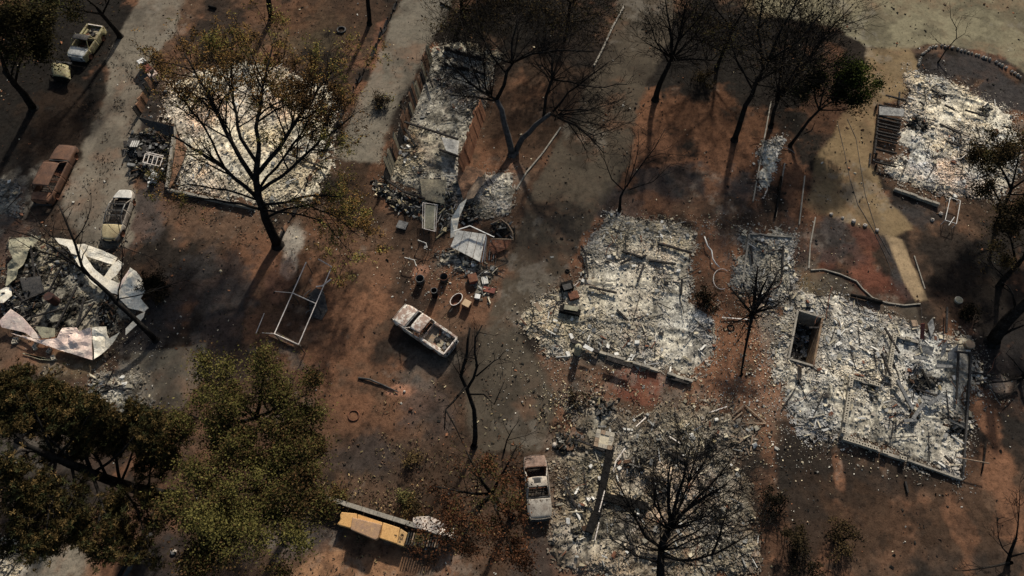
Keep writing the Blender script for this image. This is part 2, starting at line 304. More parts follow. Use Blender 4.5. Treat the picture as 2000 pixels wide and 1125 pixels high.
def ground_color(X, Y):
    a = fbm(X, Y, 9, 5, 1, .58); b = fbm(X, Y, 2.2, 5, 2, .6); c = fbm(X, Y, .7, 3, 3)
    base = SOIL[None]*.0 + BROWN; f = sstep(.42, .58, a*.7+b*.3)[:, None]
    C = CHAR*(1-f)+BROWN*f
    f = (sstep(.53, .66, fbm(X, Y, 4, 5, 9, .62))*.7)[:, None]; C = C*(1-f)+SOIL*f
    wob = (fbm(X, Y, 2.6, 5, 21, .6)-.5); wob2 = (fbm(X, Y, 1.1, 4, 23, .6)-.5)
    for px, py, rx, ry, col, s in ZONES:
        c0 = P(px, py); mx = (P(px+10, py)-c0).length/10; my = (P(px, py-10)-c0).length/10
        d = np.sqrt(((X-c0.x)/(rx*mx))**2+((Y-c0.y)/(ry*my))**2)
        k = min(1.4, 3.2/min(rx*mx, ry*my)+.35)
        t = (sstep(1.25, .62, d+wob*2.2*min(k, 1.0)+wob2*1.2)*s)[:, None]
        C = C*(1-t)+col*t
    # charcoal and ember patches that break every zone
    g = fbm(X, Y, 1.5, 6, 41, .68)
    t = (sstep(.54, .67, g)*.48)[:, None]; C = C*(1-t)+CHAR*.8*t
    g = fbm(X, Y, 3.4, 6, 43, .66); t = (sstep(.58, .70, g)*.35*sstep(.025, .06, C.mean(1)))[:, None]; C = C*(1-t)+SOIL*.9*t
    lab = np.zeros(len(X), np.int32); mn = min
    for i, (nm, pts, col, s) in enumerate(ROADS):
        pp = WP(pts); bx = [p[0] for p in pp]; by = [p[1] for p in pp]
        m = (X > mn(bx)-3) & (X < max(bx)+3) & (Y > mn(by)-3) & (Y < max(by)+3)
        if not m.any(): continue
        hard = nm in ('path', 'concrete_slab')
        d = sdf(pp, X[m], Y[m])+(wob[m]*(.3 if hard else .9)+wob2[m]*(.15 if hard else .8))
        soft = .12 if hard else .25
        dirt = .55+.45*sstep(.66, .45, fbm(X[m], Y[m], 3.1, 6, 51+i, .62))
        t = (sstep(soft, -soft, d)*s*dirt)[:, None]
        var = (.78+.44*fbm(X[m], Y[m], 5, 5, 61+i, .6))[:, None]
        C[m] = C[m]*(1-t)+col*var*t
        l = lab[m]; l[d < 0] = i+1; lab[m] = l
    # white ash powder drifts
    g = fbm(X, Y, 1.2, 6, 71, .7)*fbm(X, Y, 6, 3, 72); t = (sstep(.36, .46, g)*.3*sstep(.03, .06, C.mean(1)))[:, None]; C = C*(1-t)+ASHC*.6*t
    C *= (.9+.2*fbm(X, Y, .55, 3, 81))[:, None]
    return C, lab
def ground_height(X, Y):
    z = (fbm(X, Y, 1.6, 5, 5, .6)-.5)*.14+(fbm(X, Y, .35, 2, 6)-.5)*.05
    return z
cs = .14
fx = np.arange(-62, 62.01, cs); fy = np.arange(-4, 68.01, cs)
ex = np.array([1.5, 4, 9, 20, 45, 100, 250, 700.])
xs = np.concatenate([fx[0]-ex[::-1], fx, fx[-1]+ex]); ys = np.concatenate([fy[0]-ex[::-1], fy, fy[-1]+ex])
GX, GY = np.meshgrid(xs, ys, indexing='ij'); sh = GX.shape
X, Y = GX.ravel(), GY.ravel()
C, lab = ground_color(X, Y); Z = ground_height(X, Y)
pd = sdf(PIT, X, Y); Z = np.where(pd < .02, -2.3, Z)
paved = (lab > 0); Z = np.where(paved, Z*.35, Z)
V = np.stack([X, Y, Z], 1)
I = np.arange(sh[0]*sh[1]).reshape(sh)
F = np.stack([I[:-1, :-1].ravel(), I[1:, :-1].ravel(), I[1:, 1:].ravel(), I[:-1, 1:].ravel()], 1)
fl = lab[F[:, 0]]
for i in range(len(ROADS)+1):
    f = F[fl == i]
    if not len(f): continue
    u, inv = np.unique(f, return_inverse=True)
    nm = 'ground' if i == 0 else ROADS[i-1][0]
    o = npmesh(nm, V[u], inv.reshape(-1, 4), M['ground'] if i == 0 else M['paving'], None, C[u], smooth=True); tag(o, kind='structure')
# ------------------------------------------------------------ burned houses: ash beds, loose pieces
CUBE = np.array([(x, y, z) for x in (-1, 1) for y in (-1, 1) for z in (-1, 1)], float)*.5
CF = np.array([(0,1,3,2),(4,6,7,5),(0,4,5,1),(2,3,7,6),(0,2,6,4),(1,5,7,3)])
def rotmats(n, tilt, rng):
    yaw = rng.uniform(0, 6.283, n); a = rng.normal(0, tilt, n); b = rng.normal(0, tilt, n)
    def rm(ax, t):
        c, s = np.cos(t), np.sin(t); m = np.zeros((n, 3, 3)); i, j = [(1, 2), (0, 2), (0, 1)][ax]
        m[:, ax, ax] = 1; m[:, i, i] = c; m[:, j, j] = c; m[:, i, j] = -s; m[:, j, i] = s; return m
    return rm(2, yaw) @ rm(0, a) @ rm(1, b)
def shards(name, pts, sizes, cols, mat, parent, tilt=.5, rng=RNG, jit=.22):
    n = len(pts); v = CUBE[None]*(1+rng.normal(0, jit, (n, 8, 3)))*sizes[:, None, :]
    v = np.einsum('nij,nkj->nki', rotmats(n, tilt, rng), v)+pts[:, None, :]
    F = (CF[None]+(np.arange(n)*8)[:, None, None]).reshape(-1, 4)
    return npmesh(name, v.reshape(-1, 3), F, mat, parent, np.repeat(cols, 8, 0))
def pick(cols, wts, n, rng=RNG, var=.25):
    idx = rng.choice(len(cols), n, p=np.array(wts)/sum(wts)); c = np.array(cols)[idx]
    return c*(1+rng.normal(0, var, (n, 1))).clip(.4, 1.7)
CREAM = np.array((.60, .51, .35)); WHITE = np.array((.64, .60, .51)); GREYA = np.array((.34, .325, .285)); BLUEA = np.array((.43, .455, .475))
KHAKI = np.array((.34, .285, .175)); CHARC = np.array((.02, .019, .017)); PEACH = np.array((.58, .42, .30)); RUSTC = np.array((.19, .09, .05)); DGREY = np.array((.10, .095, .085))
PIECE = {}
def piece_meshes():
    rng = random.Random(5)
    cols = {'cream': 'p_cream', 'white': 'p_white', 'grey': 'p_grey', 'char': 'p_char', 'rust': 'p_rust', 'khaki': 'p_khaki'}
    M['p_cream'] = mat3('cream_plaster', (.55, .49, .36), (.42, .37, .27), (.25, .22, .18), 4, .95, .4)
    M['p_white'] = mat3('white_plaster', (.66, .64, .58), (.50, .49, .45), (.30, .29, .27), 4, .95, .4)
    M['p_grey'] = mat3('grey_board', (.24, .24, .225), (.14, .14, .13), (.34, .33, .31), 4, .95, .4)
    M['p_char'] = M['char']; M['p_rust'] = M['rust']
    M['p_khaki'] = mat3('khaki_board', (.32, .28, .19), (.20, .17, .12), (.45, .40, .30), 4, .95, .4)
    for cn, mn in cols.items():
        for k in range(4):
            b = MB(); sx, sy, sz = [(.5, .32, .05), (.85, .16, .06), (.4, .35, .16), (1.15, .09, .07)][k]
            b.box((0, 0, 0), (sx, sy, sz)); b.v = [(x*(1+rng.uniform(-.25, .25)), y*(1+rng.uniform(-.3, .3)), z*(1+rng.uniform(-.3, .3))) for x, y, z in b.v]
            if k in (0, 2): b.v.append((sx*.62, 0, 0)); b.f = [f for f in b.f if f != b.f[1]]+[(4, 6, 8), (6, 7, 8), (7, 5, 8), (5, 4, 8)]
            me = bpy.data.meshes.new('piece'); me.from_pydata(b.v, [], b.f); me.materials.append(M[mn]); me.update(); PIECE[cn, k] = me
piece_meshes()
NAMES = ['plaster_slab', 'board_fragment', 'rubble_chunk', 'burnt_lath']
def ash_house(name, label, poly_px, mix, seed, nsh=5000, npiece=150, hgt=.25, holes=(), walls=(), bright=1.0, dens=None, pm=None, dark=.5, group='burned house footprints', loc=None, edge=1.2, cat='house ruin', fade=.9, patchy=0):
    """returns root; mix = weights of (cream, white, grey, blue, khaki, peach, rust, char)"""
    rng = np.random.default_rng(seed); poly = WP(poly_px)
    ax = np.array(poly); cx, cy = ax.mean(0)
    root = thing(name, label, cat, (cx, cy, 0), 0, group)
    cell = .105; x0, y0 = ax.min(0)-2; x1, y1 = ax.max(0)+2
    gx, gy = np.meshgrid(np.arange(x0, x1, cell), np.arange(y0, y1, cell), indexing='ij'); X, Y = gx.ravel(), gy.ravel()
    d0 = sdf(poly, X, Y); d = d0+(fbm(X, Y, 1.8, 5, seed, .65)-.5)*2*edge
    for hp in holes: d = np.maximum(d, .05-sdf(hp, X, Y))
    rid = np.abs(fbm(X, Y, 2.2, 5, seed+1, .62)-.5)*2
    lump = fbm(X, Y, .55, 4, seed+2, .65); big = fbm(X, Y, 5, 4, seed+3)
    body = sstep(0, -1.3, d)
    smooth = sstep(.44, .57, fbm(X, Y, 3.2, 4, seed+31, .6))
    e0 = np.array(poly[1])-np.array(poly[0]); e0 /= np.linalg.norm(e0); U = (X-cx)*e0[0]+(Y-cy)*e0[1]; W_ = -(X-cx)*e0[1]+(Y-cy)*e0[0]
    wall = np.zeros(len(X)); wj = (fbm(X, Y, .6, 3, seed+33)-.5)*.25
    for q, (A_, B_) in enumerate(((U, W_), (W_, U))):
        p_ = -16+rng.uniform(0, 3)
        while p_ < 16:
            br = vnoise(B_/3.1+q*50+p_*7, B_*0+p_, seed+q) > .47
            wall = np.maximum(wall, sstep(.20, .07, np.abs(A_-p_+wj))*br); p_ += rng.uniform(2.6, 4.8)
    z = body*(.06+hgt*.72*(big*.8+(lump*.7-.3)*(1-.7*smooth)+rid*.3*(1-smooth))+.10*wall)-sstep(-.35, .1, d)*.35
    pal = [CREAM, WHITE, GREYA, BLUEA, KHAKI, PEACH, RUSTC, CHARC]; gm = sstep(.46, .62, fbm(X, Y, 2.8, 5, seed+51, .62))[:, None]
    C = np.zeros((len(X), 3)); tot = 0
    for i, wt in enumerate(mix[:6]):
        f = (fbm(X, Y, 4.5, 5, seed*7+i, .6)**7)*wt; C += f[:, None]*pal[i]; tot = tot+f
    C /= tot[:, None]
    C = C*(1-.42*gm)+GREYA*.62*.42*gm
    t = sstep(.60, .74, fbm(X, Y, 2.4, 6, seed+11, .66))*mix[6]; C = C*(1-t[:, None])+RUSTC*t[:, None]
    ch = np.maximum(sstep(.57-.06*dark, .66, fbm(X, Y, 1.7, 6, seed+12, .66)), sstep(.61-.05*dark, .67, fbm(X, Y, .5, 4, seed+14, .6)))*mix[7]*.8
    C = C*(1-.5*smooth[:, None])+(GREYA*1.05+WHITE*.2)*.5*smooth[:, None]
    wc = wall*sstep(.42, .52, fbm(X, Y, .9, 4, seed+35)); C = C*(1-.6*wc[:, None])+CHARC*2.2*.6*wc[:, None]
    strk = sstep(.60, .66, fbm(U*1.0, W_*3.6, 1.1, 4, seed+36, .6))*.5; C = C*(1-strk[:, None])+DGREY*.8*strk[:, None]
    # near-black patches from noise, weighted by the char share
    C = C*(1-ch[:, None])+CHARC*1.6*ch[:, None]
    C *= 1.06*bright*(.70+.60*fbm(X, Y, .42, 4, seed+13, .7))[:, None]
    e = (sstep(-fade, .05, d)*(.45 if fade < 1 else .75))[:, None]; C = C*(1-e)+np.array((.12, .09, .065))*e
    if patchy: pt = (sstep(.44, .60, fbm(X, Y, 4.2, 5, seed+61, .62))*patchy)[:, None]; C = C*(1-pt)+np.array((.085, .070, .050))*pt
    V = np.stack([X, Y, z], 1); sh = gx.shape; I = np.arange(sh[0]*sh[1]).reshape(sh)
    F = np.stack([I[:-1, :-1].ravel(), I[1:, :-1].ravel(), I[1:, 1:].ravel(), I[:-1, 1:].ravel()], 1)
    F = F[(d[F] < .12).all(1)]; u, inv = np.unique(F, return_inverse=True)
    tag(npmesh('ash_bed', V[u], inv.reshape(-1, 4), M['ash'], root, C[u], smooth=True), kind='stuff')
    # loose pieces: joined small ones, individual large ones
    inside = np.where(d < -.05)[0]; near = np.where((d > -.2) & (d < 1.6) & (rng.random(len(d)) < np.exp(-np.maximum(d, 0)*2.6)))[0]
    inside = inside[rng.random(len(inside)) > .86*smooth[inside]]
    for hp in holes: near = near[sdf(hp, X[near], Y[near]) > .1]
    idx = np.concatenate([rng.choice(inside, int(nsh*1.5)), rng.choice(near, nsh//6)]); n = len(idx)
    pts = np.stack([X[idx]+rng.uniform(-.06, .06, n), Y[idx]+rng.uniform(-.06, .06, n), np.maximum(z[idx], 0)+rng.uniform(.0, .09, n)], 1)
    s = rng.lognormal(-2.72, .5, n).clip(.03, .26); long = rng.random(n) < .16
    sizes = np.stack([s*np.where(long, 2.4, 1.1), s*np.where(long, .35, .8), s*rng.uniform(.12, .45, n)], 1)
    wts = [mix[0]*2.2+.01, mix[1]*2.2+.01, mix[2]*1.3+.01, mix[3]+.01, mix[4]+.01, mix[5]*1.3+.01, mix[6]*.5+.01, .35*mix[7]+.05]
    cols = pick(pal, wts, n, rng)*bright; cols = cols*.18+C[idx]*.88
    far = (d[idx] > .0)[:, None]; sizes = np.where(far, sizes*.7, sizes); cols = np.where(far, cols*.75, cols)
    tag(shards('loose_rubble', pts, sizes, cols, M['shard'], root, .2, rng), kind='stuff')
    kinds = pm or [('cream', 4), ('white', 3), ('grey', 3), ('char', 3), ('rust', 1), ('khaki', 2)]
    kk = [k for k, _ in kinds]; kw = np.array([x for _, x in kinds], float); kw /= kw.sum()
    idx = rng.choice(inside, int(npiece*.7))
    rx = root.location
    axd = math.atan2(poly[1][1]-poly[0][1], poly[1][0]-poly[0][0])
    for i in idx:
        k = int(rng.choice(4, p=[.3, .27, .25, .18])); o = bpy.data.objects.new(NAMES[k], PIECE[str(rng.choice(kk, p=kw)), k]); link(o); o.parent = root
        yaw = axd+rng.choice([0, 1.5708])+rng.normal(0, .35) if rng.random() < .5 else rng.uniform(0, 6.28)
        o.location = (X[i]-rx.x, Y[i]-rx.y, max(z[i], 0)+.09+rng.uniform(0, .08)); o.rotation_euler = (rng.normal(0, .22), rng.normal(0, .22), yaw)
        q = rng.uniform(.35, .85); o.scale = (q, q, q)
    for i in rng.choice(inside, max(2, npiece//32)):            # bent wires and pipes
        a = rng.uniform(0, 6.28); p = Vector((X[i], Y[i], max(z[i], 0)+.2)); pts = [p.copy()]
        for q in range(rng.integers(4, 9)):
            a += rng.normal(0, .45); p = p+Vector((math.cos(a), math.sin(a), rng.normal(0, .12)))*.38; p.z = max(p.z, .1); pts.append(p.copy())
        MB().tube(pts, rng.uniform(.018, .035), 5).build('bent_pipe', M[str(rng.choice(['pipe', 'dark_metal', 'rust', 'grey_metal']))], root)
    for i in rng.choice(inside, max(6, npiece//7)):
        o = bpy.data.objects.new('charred_stick', PIECE['char', 3]); link(o); o.parent = root; q = rng.uniform(.9, 2.0)
        o.location = (X[i]-rx.x, Y[i]-rx.y, max(z[i], 0)+.16); o.rotation_euler = (0, rng.normal(0, .08), axd+rng.choice([0, 1.5708])+rng.normal(0, .3)); o.scale = (q, .7, .7)
    return root, dict(X=X, Y=Y, z=z, d=d)
def beams(root, name, mat, segs, wd=.14, ht=None):
    for a, b in segs:
        MB().beam(P(*a), P(*b), wd, ht or wd).build(name, mat, root)
def ragged_wall(root, a, b, h, mat, name='wall', n=14, amp=.35, th=.12, lean=0.0, prof=None, seed=1):
    """standing remnant between ground points a, b; top is burnt to an uneven line; built board by board"""
    rng = random.Random(seed); a, b = P(*a), P(*b); d = b-a; L = d.length; u = d.normalized(); nn = Vector((-u.y, u.x, 0)); prev = None
    hs = [h*((prof(i/(n-1)) if prof else 1))*(1-amp*rng.random()) for i in range(n+1)]
    for i in range(n):
        p0 = a+d*(i/n); p1 = a+d*((i+1)/n)-u*.015; h0, h1 = hs[i], hs[i]*(1-amp*.4*rng.random()); tt = th*rng.uniform(.8, 1.1)
        m = MB(); off0 = nn*rng.uniform(-.03, .03); z = Vector((0, 0, 1))
        vs = []
        for p, hh in ((p0, h0), (p1, h1)):
            for s in (-.5, .5):
                vs.append(p+off0+nn*s*tt); vs.append(p+off0+nn*(s*tt+lean*hh)+z*hh)
        m.add(vs, [(0, 1, 3, 2), (4, 6, 7, 5), (0, 4, 5, 1), (2, 3, 7, 6), (1, 5, 7, 3), (0, 2, 6, 4)])
        m.build(name, mat if not isinstance(mat, (list, tuple)) else rng.choice(mat), root)
def low_wall(root, a, b, h, th, mat, name='foundation_wall', z0=-.1):
    a, b = P(*a), P(*b); m = MB(); m.beam(a+Vector((0, 0, (h+z0)/2)), b+Vector((0, 0, (h+z0)/2)), th, h-z0); return m.build(name, mat, root)
BLK = {}
def block_mesh():
    """hollow block .40 x .20 x .2 with two cells open at the top"""
    m = MB(); t = .065; h = .2; L = .4; W = .27
    xs_ = [-L/2, -L/2+t, -t*.6, t*.6, L/2-t, L/2]; ys_ = [-W/2, -W/2+t, W/2-t, W/2]
    def q(x0, x1, y0, y1, z): m.add([(x0, y0, z), (x1, y0, z), (x1, y1, z), (x0, y1, z)], [(0, 1, 2, 3)])
    for i in range(5):
        for j in range(3):
            if j == 1 and i in (1, 3):
                x0, x1, y0, y1 = xs_[i], xs_[i+1], ys_[1], ys_[2]; q(x0, x1, y0, y1, h-.17)
                for (ax_, ay_), (bx_, by_) in (((x0, y0), (x1, y0)), ((x1, y0), (x1, y1)), ((x1, y1), (x0, y1)), ((x0, y1), (x0, y0))):
                    m.add([(ax_, ay_, h-.17), (bx_, by_, h-.17), (bx_, by_, h), (ax_, ay_, h)], [(0, 1, 2, 3)])
            else: q(xs_[i], xs_[i+1], ys_[j], ys_[j+1], h)
    a = [(-L/2, -W/2), (L/2, -W/2), (L/2, W/2), (-L/2, W/2)]
    for i in range(4):
        p, r = a[i], a[(i+1) % 4]; m.add([(p[0], p[1], 0), (r[0], r[1], 0), (r[0], r[1], h), (p[0], p[1], h)], [(0, 1, 2, 3)])
    me = bpy.data.meshes.new('concrete_block'); me.from_pydata(m.v, [], m.f); me.materials.append(M['block'])
    me.materials.append(M['black']); me.update()
    for i, p in enumerate(me.polygons):
        if abs(p.center.z-(h-.17)) < .01: p.material_index = 1  # cell floors near black, hole shade put into the material
    return me
BLOCK = block_mesh()
def block_wall(root, a, b, z=.35, skip=.0, seed=1):
    rng = random.Random(seed); a, b = P(a[0], a[1], z), P(b[0], b[1], z); d = b-a; n = int(d.length/.42); u = d.normalized(); yaw = math.atan2(d.y, d.x)
    m = MB(); m.beam(a+Vector((0, 0, -z/2-.02)), b+Vector((0, 0, -z/2-.02)), .22, z); m.build('footing', M['concrete'], root)
    for i in range(n):
        if rng.random() < skip: continue
        o = bpy.data.objects.new('concrete_block', BLOCK); link(o); o.parent = root
        p = a+u*(.42*(i+.5)); o.location = (p.x-root.location.x, p.y-root.location.y, z+rng.uniform(-.01, .02)); o.rotation_euler = (0, 0, yaw+rng.uniform(-.03, .03)); 
def sheet(root, name, pts, mat, sub=3, amp=.12, seed=1, th=.025, folds=0.0):
    """crumpled sheet: pts = (px, py, height) outline"""
    bm = bmesh.new(); vs = [bm.verts.new(P(*p)) for p in pts]; bm.faces.new(vs)
    bmesh.ops.triangulate(bm, faces=bm.faces[:])
    for k in range(sub): bmesh.ops.subdivide_edges(bm, edges=[e for e in bm.edges if e.calc_length() > .35], cuts=1, use_grid_fill=True); bmesh.ops.triangulate(bm, faces=[f for f in bm.faces if len(f.verts) > 3])
    xs_ = np.array([v.co.x for v in bm.verts]); ys_ = np.array([v.co.y for v in bm.verts])
    n = (fbm(xs_, ys_, 1.6, 3, seed)-.5)*2*amp+(np.abs(fbm(xs_, ys_, .9, 2, seed+5)-.5))*amp*1.2*(1+folds)
    for v, q in zip(bm.verts, n): v.co.z = max(.03, v.co.z+float(q))
    L = root.location if root else Vector((0, 0, 0))
    for v in bm.verts: v.co -= L
    me = bpy.data.meshes.new(name); bm.to_mesh(me); bm.free(); me.materials.append(mat)
    o = bpy.data.objects.new(name, me); link(o)
    if root: o.parent = root
    md = o.modifiers.new('solid', 'SOLIDIFY'); md.thickness = th
    return o

def sootheap(root, pts, n=220, seed=0, name='charcoal_heap', cols=None, wts=None, h=.25):
    """uneven mound of charred bits inside an outline of (px, py)"""
    rng = np.random.default_rng(seed); poly = WP([(p[0], p[1]) for p in pts]); a = np.array(poly); x0, y0 = a.min(0)-.3; x1, y1 = a.max(0)+.3
    base = np.mean([p[2] for p in pts]) if len(pts[0]) > 2 else .15
    cell = .11; gx, gy = np.meshgrid(np.arange(x0, x1, cell), np.arange(y0, y1, cell), indexing='ij'); X, Y = gx.ravel(), gy.ravel()
    d = sdf(poly, X, Y)+(fbm(X, Y, .9, 4, seed, .65)-.5)*.9; z = base*sstep(.1, -.5, d)+(fbm(X, Y, .6, 4, seed+1, .65)-.4)*h*sstep(.1, -.3, d)+.02
    C = np.array(CHARC)*1.2+np.clip(fbm(X, Y, .5, 4, seed+2, .7)-.45, 0, 1)[:, None]*np.array((.30, .28, .25))
    sh = gx.shape; I = np.arange(sh[0]*sh[1]).reshape(sh); F = np.stack([I[:-1, :-1].ravel(), I[1:, :-1].ravel(), I[1:, 1:].ravel(), I[:-1, 1:].ravel()], 1); F = F[(d[F] < .1).all(1)]
    if len(F): u, inv = np.unique(F, return_inverse=True); tag(npmesh(name, np.stack([X, Y, z], 1)[u], inv.reshape(-1, 4), M['ash'], root, C[u]), kind='stuff')
    idx = np.where(d < .25)[0]
    if len(idx) == 0: return
    idx = rng.choice(idx, n); s = rng.lognormal(-2.0, .5, n).clip(.05, .45); lg = rng.random(n) < .35
    tag(shards('charred_bits', np.column_stack([X[idx], Y[idx], np.maximum(z[idx], 0)+rng.random(n)*.12]), np.stack([s*np.where(lg, 3, 1.2), s*np.where(lg, .35, .7), s*.3], 1), pick(cols or [CHARC, DGREY, GREYA*.7, BROWN, KHAKI*.6], wts or [6, 2.5, 1, 1, .6], n, rng), M['shard'], root, .35, rng), kind='stuff')
# ------------------------------------------------------------ the ruins   mix=(cream, white, grey, blue, khaki, peach, rust, char)
A, gA = ash_house('burned_house', 'bright cream ash footprint of a house behind the large half-leafed oak', [(322, 165), (420, 118), (560, 128), (668, 190), (655, 300), (612, 395), (500, 405), (340, 372), (332, 330), (342, 250), (312, 235)],
  (3, 1.2, .3, .2, .8, 1.6, .25, .45), 101, 6500, 170, .22, bright=1.22, dark=.2)
ragged_wall(A, (272, 230), (309, 152), 1.6, [M['brown_wood'], M['char']], 'wall_board', 9, .5, .1, seed=3)
low_wall(A, (345, 255), (330, 372), .55, .22, M['concrete'])
low_wall(A, (330, 374), (500, 410), .4, .22, M['concrete'])
sheet(A, 'scorched_wall_sheet', [(345, 262, .9), (366, 290, .5), (352, 330, .5), (330, 372, .6), (341, 300, .9)], M['brown_wood'], 3, .1, 4)
beams(A, 'fallen_beam', M['char'], [((360, 200, .4), (395, 150, .5)), ((560, 300, .4), (640, 330, .4)), ((370, 215, .4), (392, 190, .5))])
B, gB = ash_house('burned_house', 'ruined mobile home with two long scorched side walls still standing', [(842, 88), (900, 78), (985, 105), (952, 190), (900, 340), (1000, 335), (1015, 370), (990, 425), (900, 425), (880, 390), (830, 385), (745, 355), (760, 300)],
  (1.0, .8, 1.6, .3, 1.8, .8, .6, .9), 102, 6500, 190, .3, bright=.85, dark=1.1, edge=.7, patchy=.12)
ragged_wall(B, (845, 120), (757, 362), 2.6, [M['brown_wood'], M['char'], M['p_khaki'], M['brown_wood']], 'wall_board', 34, .45, .1, lean=-.10, seed=4)
M['orange_wall'] = mat3('orange_scorched_wall', (.34, .16, .085), (.22, .10, .055), (.07, .045, .03), 1.2, .9, .3)
ragged_wall(B, (948, 225), (908, 345), 2.4, [M['orange_wall']], 'wall_board', 18, .22, .12, lean=-.22, seed=6)
ragged_wall(B, (868, 100), (945, 122), .8, [M['char']], 'wall_board', 10, .6, .12, seed=7)
ragged_wall(B, (868, 130), (950, 150), .7, [M['char']], 'wall_board', 10, .6, .12, seed=8)
beams(B, 'charred_beam', M['char'], [((790, 238, 1.7), (895, 272, 1.7)), ((858, 292, .8), (897, 306, .8)), ((790, 250, .8), (812, 285, .4)), ((830, 130, .6), (845, 170, .8)), ((745, 345, .5), (790, 375, .6)), ((790, 375, .6), (830, 388, .6))], .16)
sheet(B, 'white_panel', [(862, 268, .9), (897, 275, .9), (894, 303, .8), (872, 297, .8)], M['white_sheet'], 2, .03, 2)
sheet(B, 'brown_wall_sheet', [(896, 320, .6), (950, 335, .5), (928, 365, .7), (905, 390, .7), (893, 350, .6)], M['brown_wood'], 3, .15, 3)
sheet(B, 'tan_roof_sheet', [(935, 345, 1.0), (948, 350, 1.1), (925, 388, .8), (902, 393, .5)], M['tan_wood'], 3, .1, 5)
sheet(B, 'ashy_floor_panel', [(820, 350, .45), (872, 352, .45), (868, 398, .4), (825, 390, .4)], M['p_khaki'], 3, .12, 6)
sootheap(B, [(735, 352, .3), (770, 368, .3), (830, 396, .3), (822, 425, .2), (770, 408, .2), (738, 378, .2)], 260, 7, cols=[CHARC, DGREY, GREYA, KHAKI, RUSTC, CREAM], wts=[3, 3, 2, 2, 1, 1])
sootheap(B, [(835, 360, .3), (885, 380, .3), (888, 440, .2), (862, 455, .1), (850, 400, .2)], 200, 8, cols=[CHARC, DGREY, GREYA, KHAKI, RUSTC, CREAM], wts=[3, 3, 2, 2, 1, 1])
# collapsed carport in front of the mobile home
K = thing('collapsed_carport', 'collapsed carport of pale panelled metal in front of the mobile home ruin', 'carport', P(925, 470))
for i in range(4):
    f0, f1 = i/4, (i+1)/4-.012; e = lambda f, a, b: (a[0]+(b[0]-a[0])*f, a[1]+(b[1]-a[1])*f, a[2]+(b[2]-a[2])*f)
    ta, tb, ba, bb = (893, 450, 1.1), (950, 458, 1.05), (880, 482, .75), (938, 512, .7)
    sheet(K, 'roof_panel', [e(f0, ta, tb), e(f1, ta, tb), e(f1, ba, bb), e(f0, ba, bb)], M['white_sheet'], 3, .05, 20+i)
beams(K, 'roof_frame', M['white'], [((885, 452, 1.55), (918, 441, 1.6)), ((918, 441, 1.6), (965, 463, 1.4)), ((944, 460, 1.4), (933, 510, .4)), ((950, 462, 1.4), (942, 512, .4))], .07)
sheet(K, 'bent_cream_sheet', [(898, 398, 2.0), (912, 388, 2.0), (897, 425, 1.4), (890, 462, .8), (880, 465, .6), (881, 428, 1.3)], M['cream_sheet'], 3, .1, 31)
sheet(K, 'scorched_tarp', [(960, 468, .5), (1000, 468, .5), (990, 485, .3), (962, 498, .2), (955, 480, .5)], M['rust'], 3, .12, 32)
pts = [P(962, 436, 1.0), P(978, 428, 1.1), P(992, 438, 1.2), P(1000, 452, 1.2), P(1003, 468, 1.0), P(975, 467, .9), P(960, 467, .7)]
MB().tube(pts, [.05]*7, 6).build('bent_frame', M['tan_wood'], K)
sootheap(K, [(978, 432, .5), (992, 440, .5), (1000, 466, .4), (975, 465, .3), (962, 450, .3)], 200, 33)
sootheap(K, [(906, 400, .4), (930, 398, .4), (935, 425, .3), (920, 440, .3), (902, 432, .3)], 200, 34)
for i in range(9):
    x = 938+i*4.2; MB().beam(P(x, 466+i*.5, .9-.06*i), P(x-4, 516-i*1.5, .15), .07, .03).build('wall_stud', M['grey_metal'] if i % 2 else M['rust'], K)
# raised step frame beside it
S = thing('metal_step_frame', 'dull green rectangular platform with pale side rails by the mobile home', 'platform', P(838, 425))
sheet(S, 'deck_panel', [(829, 400, 1.1), (852, 403, 1.1), (849, 449, .8), (827, 445, .8)], M['olive_sheet'], 2, .01, 41, .05)
for a, b in (((826, 396, 1.15), (825, 446, .85)), ((830, 397, 1.15), (829, 447, .85)), ((850, 399, 1.15), (848, 451, .85)), ((854, 400, 1.15), (851, 452, .85)), ((826, 446, .85), (850, 452, .85)), ((826, 396, 1.15), (854, 400, 1.15))):
    MB().beam(P(*a), P(*b), .045).build('rail', M['pipe'], S)
for q in ((826, 446), (850, 452), (826, 396), (854, 400)):
    b_ = P(q[0], q[1], 1.0); MB().beam(Vector((b_.x, b_.y, 0)), b_, .06).build('leg', M['dark_metal'], S)
C_, gC = ash_house('burned_house', 'large pale ash footprint of the house right of the central driveway', [(1190, 420), (1285, 432), (1370, 452), (1352, 520), (1350, 590), (1396, 622), (1388, 700), (1350, 740), (1250, 715), (1150, 682), (1070, 700), (1050, 660), (1002, 632), (1040, 592), (1078, 560), (1140, 545), (1132, 485)],
  (2.0, 1.6, 1.5, 1.1, 1.4, .5, .3, .65), 103, 12000, 280, .26, bright=.93, dark=.35, edge=.8)
for k in range(11):
    if k in (3, 7): continue
    a, b = P(1168+k*16.8, 688+k*5.3, .12), P(1168+(k+.96)*16.8, 688+(k+.96)*5.3, .12); MB().beam(a, b, .2, .42+.1*((k*7) % 3)).build('foundation_wall', M['concrete'] if k % 3 else M['block'], C_)
beams(C_, 'sill_timber', M['char'], [((1115, 665, .3), (1170, 688, .45)), ((1185, 700, .75), (1235, 716, .75)), ((1310, 738, .2), (1345, 748, .2))], .3, .2)
